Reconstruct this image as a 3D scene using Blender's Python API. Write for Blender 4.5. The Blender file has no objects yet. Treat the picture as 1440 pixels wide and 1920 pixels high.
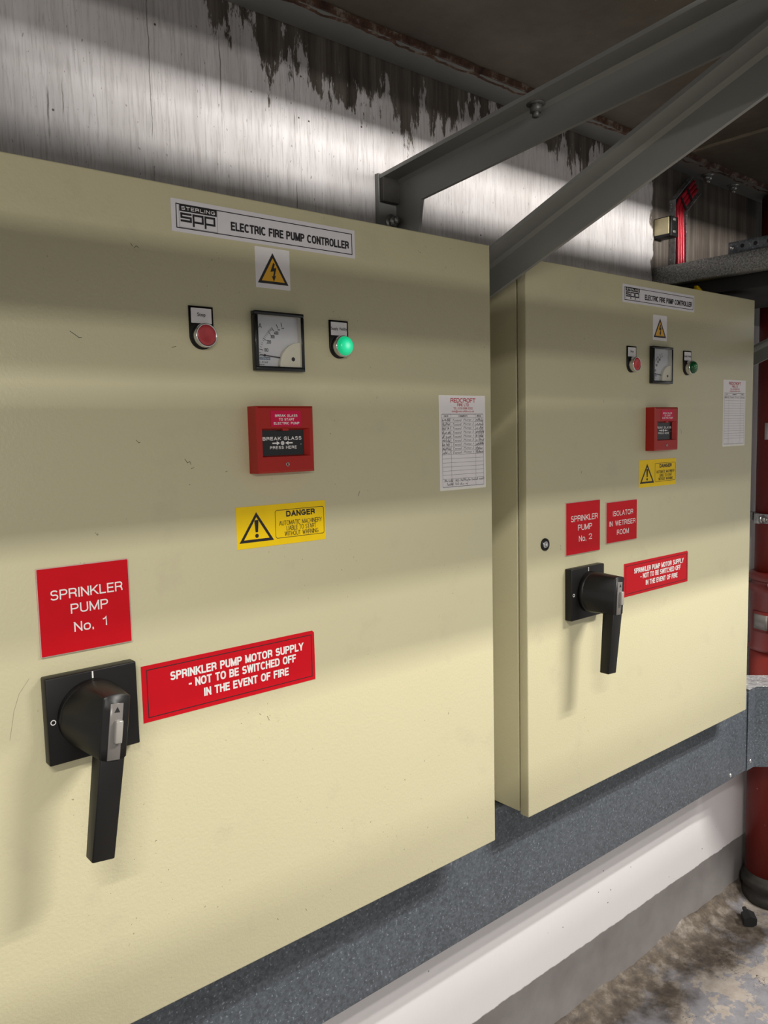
import bpy, bmesh, math, random
from mathutils import Vector, Matrix, noise
random.seed(7)
S = bpy.context.scene
COL = S.collection

# ------------------------------------------------------------------ camera
CAM_LOC = Vector((0.0098666, -1.1588776, -0.0009988))
RGT = Vector((0.76319029, -0.6457726, -0.02276685))
DWN = Vector((-0.08042215, -0.05996755, -0.99495536))
FWD = Vector((0.64114964, 0.76117123, -0.09770107))
cd = bpy.data.cameras.new('camera')
cam = bpy.data.objects.new('camera', cd)
COL.objects.link(cam)
m3 = Matrix((RGT, -DWN, -FWD)).transposed()
cam.matrix_world = Matrix.Translation(CAM_LOC) @ m3.to_4x4()
cd.sensor_fit = 'HORIZONTAL'
cd.sensor_width = 36.0
cd.lens = 36.0 * 1517.22 / 1440.0
cd.clip_start = 0.02
S.camera = cam

# ------------------------------------------------------------------ world, lights, exposure
w = bpy.data.worlds.new('world')
S.world = w
w.use_nodes = True
w.node_tree.nodes['Background'].inputs['Color'].default_value = (1.0, 0.985, 0.96, 1)
w.node_tree.nodes['Background'].inputs['Strength'].default_value = 0.40
S.view_settings.view_transform = 'Standard'
S.view_settings.look = 'None'
S.view_settings.gamma = 1.0
S.view_settings.exposure = 0.0


def tube_light(name, loc, length, width, power, aim, color=(1, 0.96, 0.90)):
    l = bpy.data.lights.new(name, 'AREA')
    l.shape = 'RECTANGLE'
    l.size = length
    l.size_y = width
    l.energy = power
    l.color = color
    o = bpy.data.objects.new(name, l)
    COL.objects.link(o)
    o.location = loc
    d = Vector(aim).normalized()
    z = -d
    x = Vector((1, 0, 0))
    y = z.cross(x).normalized()
    o.rotation_euler = Matrix((x, y, z)).transposed().to_euler()
    return o


# battens high in the plant room, out beyond the edge of the deck
tube_light('fluorescent_tube_light', (3.0, -2.45, 2.45), 1.5, 0.08, 180, (0, 0.75, -0.75))
tube_light('fluorescent_tube_light', (3.0, -2.77, 2.45), 1.5, 0.08, 100, (0, 0.75, -0.75))
tube_light('fluorescent_tube_light', (-1.6, -3.20, 2.45), 1.8, 0.10, 125, (0.3, 0.75, -0.75))
# low batten just outside the deck edge, shining in over an added shade bar
low_batten = tube_light('fluorescent_tube_light', (1.75, -1.90, 0.76), 2.2, 0.07, 27, (0, 1.0, 0.19))
low_batten.data.spread = math.radians(46)      # spread narrowed to keep its light off the doors
# batten across the room, lower and to the left
tube_light('fluorescent_tube_light', (-0.9, -3.2, 0.60), 1.5, 0.05, 28, (0.2, 1, -0.1), (1, 0.95, 0.88))

FLOOR_Z = -1.82
WALL_Y = 0.28


# ------------------------------------------------------------------ materials
def new_mat(name):
    m = bpy.data.materials.new(name)
    m.use_nodes = True
    nt = m.node_tree
    return m, nt, nt.nodes['Principled BSDF']


def N(nt, kind, **kw):
    n = nt.nodes.new(kind)
    for k, v in kw.items():
        if k in n.inputs.keys():
            n.inputs[k].default_value = v
        else:
            setattr(n, k, v)
    return n


def L(nt, a, b):
    nt.links.new(a, b)


def coords(nt, scale=(1, 1, 1), loc=(0, 0, 0)):
    t = N(nt, 'ShaderNodeTexCoord')
    mp = N(nt, 'ShaderNodeMapping')
    mp.inputs['Scale'].default_value = scale
    mp.inputs['Location'].default_value = loc
    L(nt, t.outputs['Object'], mp.inputs['Vector'])
    return mp.outputs['Vector']


def noise_tex(nt, vec, scale, detail=4, rough=0.55):
    n = N(nt, 'ShaderNodeTexNoise')
    n.inputs['Scale'].default_value = scale
    n.inputs['Detail'].default_value = detail
    n.inputs['Roughness'].default_value = rough
    L(nt, vec, n.inputs['Vector'])
    return n.outputs['Fac']


def ramp(nt, fac, stops):
    r = N(nt, 'ShaderNodeValToRGB')
    e = r.color_ramp.elements
    while len(e) < len(stops):
        e.new(0.5)
    for i, (p, c) in enumerate(stops):
        e[i].position = p
        e[i].color = (c, c, c, 1) if isinstance(c, (int, float)) else (*c, 1)
    L(nt, fac, r.inputs['Fac'])
    return r.outputs['Color']


def mix(nt, fac, a, b, blend='MIX'):
    n = N(nt, 'ShaderNodeMix')
    n.data_type = 'RGBA'
    n.blend_type = blend
    n.clamp_factor = True
    if isinstance(fac, (int, float)):
        n.inputs[0].default_value = fac
    else:
        L(nt, fac, n.inputs[0])
    for s, v in ((6, a), (7, b)):
        if isinstance(v, tuple):
            n.inputs[s].default_value = (*v, 1)
        else:
            L(nt, v, n.inputs[s])
    return n.outputs[2]


def math_n(nt, op, a, b=None, c=None):
    n = N(nt, 'ShaderNodeMath')
    n.operation = op
    for i, v in enumerate((a, b, c)):
        if v is None:
            continue
        if isinstance(v, (int, float)):
            n.inputs[i].default_value = v
        else:
            L(nt, v, n.inputs[i])
    return n.outputs[0]


def bump(nt, bsdf, h, strength, dist=0.001, prev=None):
    b = N(nt, 'ShaderNodeBump')
    b.inputs['Strength'].default_value = strength
    b.inputs['Distance'].default_value = dist
    L(nt, h, b.inputs['Height'])
    if prev is not None:
        L(nt, prev, b.inputs['Normal'])
    L(nt, b.outputs['Normal'], bsdf.inputs['Normal'])
    return b.outputs['Normal']


def simple(name, col, rough=0.5, metal=0.0, var=0.06, vscale=40.0, emit=None, estr=0.0, bmp=0.0, bscale=300.0, spec=0.5):
    m, nt, b = new_mat(name)
    v = coords(nt)
    n = noise_tex(nt, v, vscale)
    lo = tuple(max(0, c * (1 - var)) for c in col)
    hi = tuple(min(1, c * (1 + var)) for c in col)
    c = mix(nt, n, lo, hi)
    L(nt, c, b.inputs['Base Color'])
    b.inputs['Roughness'].default_value = rough
    b.inputs['Metallic'].default_value = metal
    b.inputs['Specular IOR Level'].default_value = spec
    if bmp:
        bump(nt, b, noise_tex(nt, v, bscale, 2), bmp, 0.0005)
    if emit:
        b.inputs['Emission Color'].default_value = (*emit, 1)
        b.inputs['Emission Strength'].default_value = estr
    return m


def paint_cream(name, smudge=True):
    m, nt, b = new_mat(name)
    v = coords(nt)
    base = mix(nt, noise_tex(nt, v, 3.0, 3), (0.552, 0.510, 0.325), (0.582, 0.542, 0.352))
    if smudge:
        s = ramp(nt, noise_tex(nt, coords(nt, loc=(3.1, 1.7, 0.4)), 7.0, 6, 0.65), [(0.58, 0.0), (0.78, 0.35)])
        base = mix(nt, s, base, (0.40, 0.355, 0.265))
        f = ramp(nt, noise_tex(nt, v, 170.0, 2), [(0.73, 0.0), (0.76, 0.7)])
        g = ramp(nt, noise_tex(nt, v, 5.0, 2), [(0.52, 0.0), (0.60, 1.0)])
        fl = mix(nt, 1.0, f, g, 'MULTIPLY')
        base = mix(nt, fl, base, (0.16, 0.13, 0.085))
    L(nt, base, b.inputs['Base Color'])
    b.inputs['Roughness'].default_value = 0.36
    pe = noise_tex(nt, v, 230.0, 2, 0.5)
    bump(nt, b, pe, 0.30, 0.0013)
    return m


def wall_material():
    m, nt, b = new_mat('painted_concrete')
    v = coords(nt)
    sep = N(nt, 'ShaderNodeSeparateXYZ')
    L(nt, v, sep.inputs[0])
    X, Z = sep.outputs['X'], sep.outputs['Z']
    # brushed white paint
    br = noise_tex(nt, coords(nt, (70, 70, 5)), 1.0, 5, 0.6)
    br2 = noise_tex(nt, coords(nt, (16, 16, 2.2)), 1.0, 4, 0.6)
    cl = noise_tex(nt, v, 2.6, 4, 0.6)
    white = ramp(nt, br, [(0.25, (0.54, 0.515, 0.525)), (0.48, (0.69, 0.665, 0.678)), (0.75, (0.77, 0.75, 0.762))])
    white = mix(nt, ramp(nt, br2, [(0.38, 0.55), (0.62, 0.0)]), white, (0.54, 0.51, 0.51))
    white = mix(nt, ramp(nt, cl, [(0.42, 0.0), (0.7, 0.35)]), white, (0.57, 0.535, 0.51))
    fine = noise_tex(nt, coords(nt, (240, 240, 14)), 1.0, 4, 0.7)
    white = mix(nt, ramp(nt, fine, [(0.36, 0.6), (0.5, 0.0)]), white, (0.40, 0.375, 0.37))
    spk = ramp(nt, noise_tex(nt, coords(nt, (150, 150, 70)), 1.0, 2, 0.5), [(0.68, 0.0), (0.73, 0.75)])
    white = mix(nt, spk, white, (0.20, 0.18, 0.17))
    low = ramp(nt, Z, [(0.0, 0.0), (0.12, 1.0)])
    white = mix(nt, low, mix(nt, cl, (0.68, 0.655, 0.66), (0.745, 0.722, 0.727)), white)
    # bare concrete
    st = noise_tex(nt, coords(nt, (45, 45, 2.5)), 1.0, 6, 0.7)
    conc = ramp(nt, st, [(0.30, (0.045, 0.036, 0.028)), (0.52, (0.125, 0.105, 0.088)), (0.75, (0.24, 0.21, 0.185))])
    # where the brush never reached: towards the top and to the right
    str1 = noise_tex(nt, coords(nt, (13, 13, 2.0), (2.3, 0, 0)), 1.0, 3, 0.5)
    str2 = noise_tex(nt, coords(nt, (70, 70, 18)), 1.0, 5, 0.7)
    topz = math_n(nt, 'SUBTRACT', Z, 0.778)
    e = math_n(nt, 'MULTIPLY', topz, 7.0)
    e = math_n(nt, 'ADD', e, math_n(nt, 'MULTIPLY', math_n(nt, 'SUBTRACT', str1, 0.5), 3.8))
    e = math_n(nt, 'ADD', e, math_n(nt, 'MULTIPLY', math_n(nt, 'SUBTRACT', str2, 0.5), 2.2))
    xl = math_n(nt, 'MULTIPLY', math_n(nt, 'SUBTRACT', X, 1.02), 2.2)     # fully painted further left
    xl = math_n(nt, 'MINIMUM', xl, 0.16)
    e = math_n(nt, 'ADD', e, xl)
    wob = noise_tex(nt, coords(nt, (1, 1, 9)), 1.0, 3)
    r = math_n(nt, 'SUBTRACT', X, math_n(nt, 'ADD', 2.30, math_n(nt, 'MULTIPLY', wob, 0.09)))
    r = math_n(nt, 'MULTIPLY', r, 30.0)
    r = math_n(nt, 'ADD', r, math_n(nt, 'MULTIPLY', math_n(nt, 'SUBTRACT', str2, 0.5), 1.5))
    lowz = math_n(nt, 'MULTIPLY', math_n(nt, 'SUBTRACT', Z, 0.36), 30.0)  # lower down the right side is painted
    r = math_n(nt, 'MINIMUM', r, lowz)
    mask = ramp(nt, math_n(nt, 'MAXIMUM', e, r), [(0.0, 0.0), (0.14, 1.0)])
    col = mix(nt, mask, white, conc)
    # pits and dark specks
    vo = N(nt, 'ShaderNodeTexVoronoi')
    vo.inputs['Scale'].default_value = 26.0
    vo.inputs['Randomness'].default_value = 1.0
    L(nt, v, vo.inputs['Vector'])
    pit = ramp(nt, vo.outputs['Distance'], [(0.045, 1.0), (0.075, 0.0)])
    pm = ramp(nt, noise_tex(nt, v, 9.0, 2), [(0.47, 0.0), (0.53, 1.0)])
    pits = mix(nt, 1.0, pit, pm, 'MULTIPLY')
    col = mix(nt, pits, col, (0.05, 0.04, 0.035))
    # hairline cracks and board marks running straight down
    wig = math_n(nt, 'MULTIPLY', math_n(nt, 'SUBTRACT', noise_tex(nt, coords(nt, (0, 0, 9)), 1.0, 4), 0.5), 0.016)
    ckm = ramp(nt, noise_tex(nt, coords(nt, (5, 5, 6)), 1.0, 4), [(0.46, 0.0), (0.54, 0.8)])
    up = ramp(nt, Z, [(0.2, 0.0), (0.4, 1.0)])
    for xx, ww in ((0.505, 0.0022), (0.530, 0.0012), (0.690, 0.0012), (0.835, 0.0018), (1.005, 0.0014), (1.16, 0.001), (1.62, 0.0012), (1.95, 0.001)):
        dd = math_n(nt, 'ABSOLUTE', math_n(nt, 'SUBTRACT', math_n(nt, 'ADD', X, wig), xx))
        ln = ramp(nt, math_n(nt, 'DIVIDE', dd, ww), [(0.4, 1.0), (1.0, 0.0)])
        ln = mix(nt, 1.0, mix(nt, 1.0, ln, ckm, 'MULTIPLY'), up, 'MULTIPLY')
        col = mix(nt, ln, col, (0.11, 0.09, 0.08))
    # grey painted band along the foot of the wall
    bw = math_n(nt, 'ADD', Z, math_n(nt, 'MULTIPLY', math_n(nt, 'SUBTRACT', noise_tex(nt, v, 22.0, 4), 0.5), 0.014))
    band = ramp(nt, math_n(nt, 'ADD', bw, 2.0), [(0.3925, 1.0), (0.3945, 0.0)])
    gn = noise_tex(nt, v, 6.0, 5, 0.6)
    grey = ramp(nt, gn, [(0.3, (0.17, 0.155, 0.15)), (0.7, (0.235, 0.22, 0.215))])
    col = mix(nt, band, col, grey)
    L(nt, col, b.inputs['Base Color'])
    b.inputs['Roughness'].default_value = 0.5
    h = mix(nt, 0.5, br, fine)
    n1 = bump(nt, b, h, 0.35, 0.003)
    bump(nt, b, mix(nt, mask, (0.7, 0.7, 0.7), st), 0.45, 0.004, n1)
    return m


def ceiling_material():
    m, nt, b = new_mat('dark_deck_plate')
    v = coords(nt)
    c = ramp(nt, noise_tex(nt, v, 4.5, 7, 0.65), [(0.3, (0.060, 0.047, 0.033)), (0.7, (0.120, 0.100, 0.070))])
    rust = ramp(nt, noise_tex(nt, coords(nt, loc=(5, 2, 1)), 8.0, 6, 0.7), [(0.58, 0.0), (0.72, 0.7)])
    c = mix(nt, rust, c, (0.075, 0.042, 0.026))
    sp = ramp(nt, noise_tex(nt, v, 120.0, 2), [(0.75, 0.0), (0.78, 0.6)])
    c = mix(nt, sp, c, (0.28, 0.25, 0.2))
    L(nt, c, b.inputs['Base Color'])
    b.inputs['Roughness'].default_value = 0.6
    bump(nt, b, noise_tex(nt, v, 30.0, 5), 0.25, 0.003)
    return m


def floor_material():
    m, nt, b = new_mat('flaking_floor_paint')
    v = coords(nt)
    sep = N(nt, 'ShaderNodeSeparateXYZ')
    L(nt, v, sep.inputs[0])
    n1 = noise_tex(nt, v, 3.2, 8, 0.62)
    n2 = noise_tex(nt, coords(nt, loc=(4.2, 1.1, 0)), 5.5, 8, 0.65)
    n3 = noise_tex(nt, v, 26.0, 6, 0.7)
    grey = ramp(nt, n3, [(0.3, (0.19, 0.185, 0.20)), (0.7, (0.28, 0.272, 0.292))])
    cream = ramp(nt, n3, [(0.3, (0.30, 0.255, 0.215)), (0.7, (0.43, 0.385, 0.34))])
    brown = ramp(nt, n3, [(0.30, (0.028, 0.021, 0.016)), (0.52, (0.090, 0.068, 0.048)), (0.72, (0.20, 0.172, 0.142))])
    c = mix(nt, ramp(nt, n2, [(0.50, 0.0), (0.515, 1.0)]), grey, cream)
    # rusty dirt collects along the wall
    d = math_n(nt, 'MULTIPLY', math_n(nt, 'SUBTRACT', sep.outputs['Y'], 0.09), 5.0)
    d = math_n(nt, 'ADD', d, math_n(nt, 'MULTIPLY', math_n(nt, 'SUBTRACT', n1, 0.42), 5.0))
    c = mix(nt, ramp(nt, d, [(0.30, 0.0), (0.85, 0.95)]), c, brown)
    vo = N(nt, 'ShaderNodeTexVoronoi')
    vo.feature = 'DISTANCE_TO_EDGE'
    vo.inputs['Scale'].default_value = 5.5
    wv = N(nt, 'ShaderNodeVectorMath')
    wv.operation = 'ADD'
    nz = N(nt, 'ShaderNodeTexNoise')
    nz.inputs['Scale'].default_value = 7.0
    nz.inputs['Detail'].default_value = 5
    L(nt, v, nz.inputs['Vector'])
    L(nt, v, wv.inputs[0])
    L(nt, nz.outputs['Color'], wv.inputs[1])
    L(nt, wv.outputs[0], vo.inputs['Vector'])
    cr = ramp(nt, vo.outputs['Distance'], [(0.004, 1.0), (0.012, 0.0)])
    cm = ramp(nt, noise_tex(nt, v, 4.0, 3), [(0.5, 0.0), (0.58, 1.0)])
    c = mix(nt, mix(nt, 1.0, cr, cm, 'MULTIPLY'), c, (0.04, 0.03, 0.02))
    L(nt, c, b.inputs['Base Color'])
    b.inputs['Roughness'].default_value = 0.62
    bump(nt, b, mix(nt, 0.5, n2, n3), 0.6, 0.006)
    return m


def galvanised(name, dark, light, rough=0.42, metal=0.35, scale=85.0, fleck=0.7, contrast=1.6):
    m, nt, b = new_mat(name)
    v = coords(nt)
    c = mix(nt, noise_tex(nt, v, 5.0, 4), dark, light)
    n2 = ramp(nt, noise_tex(nt, v, scale, 3, 0.65), [(0.38, 0.0), (0.62, 1.0)])
    c = mix(nt, n2, c, tuple(min(1, x * contrast) for x in light))
    n3 = ramp(nt, noise_tex(nt, coords(nt, (1, 1, 1), (3, 7, 1)), scale * 1.15, 2, 0.5), [(0.62, 0.0), (0.69, fleck)])
    c = mix(nt, n3, c, tuple(min(1, x * 3.6) for x in light))
    big = ramp(nt, noise_tex(nt, coords(nt, (1, 1, 0.5)), 9.0, 5, 0.7), [(0.5, 0.0), (0.75, 0.35)])
    c = mix(nt, big, c, tuple(min(1, x * 1.9) for x in light))
    L(nt, c, b.inputs['Base Color'])
    b.inputs['Metallic'].default_value = metal
    b.inputs['Roughness'].default_value = rough
    return m


def steel_paint():
    m, nt, b = new_mat('grey_painted_steel')
    v = coords(nt)
    c = mix(nt, noise_tex(nt, v, 5.0, 5), (0.190, 0.193, 0.184), (0.245, 0.247, 0.234))
    sc = ramp(nt, noise_tex(nt, coords(nt, (3, 3, 3), (1, 4, 2)), 6.0, 7, 0.7), [(0.64, 0.0), (0.74, 0.5)])
    c = mix(nt, sc, c, (0.22, 0.21, 0.20))
    L(nt, c, b.inputs['Base Color'])
    b.inputs['Roughness'].default_value = 0.5
    b.inputs['Metallic'].default_value = 0.15
    bump(nt, b, noise_tex(nt, v, 60.0, 4), 0.12, 0.001)
    return m


def rust_edge():
    m, nt, b = new_mat('rusty_mortar')
    v = coords(nt)
    c = ramp(nt, noise_tex(nt, v, 22.0, 7, 0.7), [(0.36, (0.04, 0.018, 0.010)), (0.52, (0.11, 0.055, 0.035)), (0.66, (0.33, 0.29, 0.24))])
    L(nt, c, b.inputs['Base Color'])
    b.inputs['Roughness'].default_value = 0.85
    bump(nt, b, noise_tex(nt, v, 50.0, 6, 0.7), 0.8, 0.006)
    return m


def red_pipe_paint():
    m, nt, b = new_mat('red_oxide_pipe_paint')
    v = coords(nt)
    c = mix(nt, noise_tex(nt, v, 8.0, 4), (0.130, 0.010, 0.006), (0.170, 0.016, 0.010))
    sp = ramp(nt, noise_tex(nt, v, 60.0, 3), [(0.72, 0.0), (0.76, 0.7)])
    c = mix(nt, sp, c, (0.5, 0.42, 0.38))
    L(nt, c, b.inputs['Base Color'])
    b.inputs['Roughness'].default_value = 0.40
    b.inputs['Specular IOR Level'].default_value = 0.3
    return m


def glass_pane():
    m, nt, b = new_mat('clear_cover_glass')
    nt.nodes.remove(b)
    t = N(nt, 'ShaderNodeBsdfTransparent')
    g = N(nt, 'ShaderNodeBsdfGlossy')
    g.inputs['Roughness'].default_value = 0.05
    f = N(nt, 'ShaderNodeFresnel')
    f.inputs['IOR'].default_value = 1.35
    mx = N(nt, 'ShaderNodeMixShader')
    L(nt, f.outputs[0], mx.inputs[0])
    L(nt, t.outputs[0], mx.inputs[1])
    L(nt, g.outputs[0], mx.inputs[2])
    L(nt, mx.outputs[0], nt.nodes['Material Output'].inputs['Surface'])
    return m


def lit_lens():
    """green lens with its bulb glowing behind the middle"""
    m, nt, b = new_mat('lit_green_lens')
    v = coords(nt, (1, 0, 1))
    ln = N(nt, 'ShaderNodeVectorMath')
    ln.operation = 'LENGTH'
    L(nt, v, ln.inputs[0])
    f = math_n(nt, 'MULTIPLY', ln.outputs['Value'], 60.0)
    c = ramp(nt, f, [(0.05, (0.30, 0.95, 0.62)), (0.42, (0.02, 0.72, 0.34)), (0.95, (0.0, 0.42, 0.16))])
    b.inputs['Base Color'].default_value = (0.01, 0.35, 0.16, 1)
    b.inputs['Roughness'].default_value = 0.22
    L(nt, c, b.inputs['Emission Color'])
    b.inputs['Emission Strength'].default_value = 0.85
    return m


M = {
    'cream': paint_cream('cream_powder_coat'),
    'cream_plain': paint_cream('cream_powder_coat_clean', False),
    'scuff': simple('dark_scuff', (0.15, 0.125, 0.085), 0.8),
    'green_scuff': simple('green_scuff', (0.03, 0.09, 0.06), 0.8),
    'rubber': simple('black_gasket', (0.012, 0.012, 0.012), 0.8),
    'wall': wall_material(),
    'ceiling': ceiling_material(),
    'floor': floor_material(),
    'galv': galvanised('galvanised_steel', (0.052, 0.061, 0.073), (0.074, 0.085, 0.099), 0.5, 0.2, 150.0, 0.7, 1.5),
    'galv_light': galvanised('bright_galvanised_steel', (0.20, 0.205, 0.21), (0.27, 0.275, 0.28), 0.42, 0.3),
    'galv_speck': galvanised('speckled_galvanised_steel', (0.09, 0.09, 0.087), (0.12, 0.12, 0.115), 0.5, 0.2, 200.0, 0.9, 2.6),
    'steel': steel_paint(),
    'rust': rust_edge(),
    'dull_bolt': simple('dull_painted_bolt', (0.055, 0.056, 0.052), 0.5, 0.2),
    'zinc': simple('zinc_fastener', (0.42, 0.42, 0.41), 0.32, 0.8),
    'chrome': simple('chrome', (0.66, 0.66, 0.65), 0.18, 0.95),
    'black': simple('black_plastic', (0.007, 0.0065, 0.006), 0.42, 0, 0.25, 25.0, None, 0, 0.05, 500, 0.35),
    'black_gloss': simple('black_gloss', (0.008, 0.008, 0.009), 0.22),
    'black_ink': simple('black_ink', (0.012, 0.010, 0.012), 0.5),
    'grey_ink': simple('grey_ink', (0.20, 0.20, 0.22), 0.6),
    'pen': simple('pen_ink', (0.05, 0.05, 0.06), 0.6),
    'white_ink': simple('white_ink', (0.82, 0.80, 0.78), 0.5),
    'silver_label': simple('silver_label', (0.68, 0.66, 0.68), 0.36, 0.0, 0.05, 90, None, 0, 0.25, 260),
    'white_label': simple('white_label', (0.80, 0.765, 0.755), 0.45),
    'paper': simple('white_paper', (0.82, 0.785, 0.79), 0.55),
    'paper_edge': simple('cream_paper_edge', (0.85, 0.83, 0.75), 0.5),
    'red_ink': simple('red_ink', (0.50, 0.035, 0.045), 0.6),
    'yellow': simple('yellow_label', (0.93, 0.63, 0.004), 0.42, spec=0.25),
    'amber': simple('amber_ink', (0.78, 0.40, 0.012), 0.4),
    'red_sign': simple('red_engraved_laminate', (0.54, 0.003, 0.010), 0.42, spec=0.2),
    'red_sticker': simple('red_sticker', (0.54, 0.004, 0.012), 0.38, spec=0.2),
    'sign_edge': simple('laminate_edge', (0.55, 0.40, 0.36), 0.4),
    'cp_red': simple('red_moulded_plastic', (0.40, 0.018, 0.012), 0.36, 0, 0.05, 20, None, 0, 0.05, 400, 0.3),
    'cp_label': simple('crimson_label', (0.60, 0.008, 0.065), 0.4, spec=0.2),
    'button_red': simple('worn_red_button', (0.40, 0.035, 0.040), 0.35, 0, 0.25, 120),
    'button_red_clean': simple('red_button', (0.52, 0.025, 0.020), 0.3),
    'lens_lit': lit_lens(),
    'lens_dark': simple('dark_green_lens', (0.002, 0.045, 0.010), 0.12, 0, 0.3, 120, (0.0, 0.25, 0.04), 0.04),
    'lens_spark': simple('dim_green_core', (0.05, 0.5, 0.1), 0.2, 0, 0.05, 40, (0.15, 1.0, 0.25), 0.9),
    'dial': simple('dial_face', (0.66, 0.66, 0.68), 0.5),
    'dial_wall': simple('dial_housing', (0.70, 0.68, 0.60), 0.5),
    'ivory': simple('ivory_cover', (0.74, 0.71, 0.58), 0.4),
    'blue_label': simple('blue_label', (0.10, 0.16, 0.24), 0.5),
    'glass': glass_pane(),
    'window_grey': simple('smoked_inset', (0.15, 0.14, 0.13), 0.2),
    'window_light': simple('clear_slide_tab', (0.27, 0.255, 0.23), 0.15),
    'red_cable': simple('red_cable_sheath', (0.58, 0.018, 0.040), 0.3),
    'brass': simple('brass_cover', (0.62, 0.55, 0.33), 0.38, 0.15, 0.08, 90),
    'pipe': red_pipe_paint(),
    'pipe_bright': simple('red_coupling_paint', (0.130, 0.009, 0.007), 0.3),
    'seam': simple('seam_sealant', (0.20, 0.17, 0.12), 0.7, 0, 0.3, 30),
    'sooty': simple('dirty_iron', (0.035, 0.032, 0.028), 0.55, 0.3, 0.6, 45),
    'tag': simple('grey_white_tag', (0.55, 0.56, 0.57), 0.5),
    'duct': simple('black_duct', (0.008, 0.008, 0.009), 0.7),
    'blocker': simple('blocker_grey', (0.10, 0.095, 0.09), 0.7),  # for the added unseen bars that block light
}


# ------------------------------------------------------------------ capitals drawn as strokes
def _arc(cx, cy, rx, ry, a0, a1, n=12):
    r = []
    for i in range(n + 1):
        a = math.radians(a0 + (a1 - a0) * i / n)
        c, s_ = math.cos(a), math.sin(a)
        r.append((cx + rx * math.copysign(abs(c) ** 0.82, c), cy + ry * math.copysign(abs(s_) ** 0.82, s_)))
    return r


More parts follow.
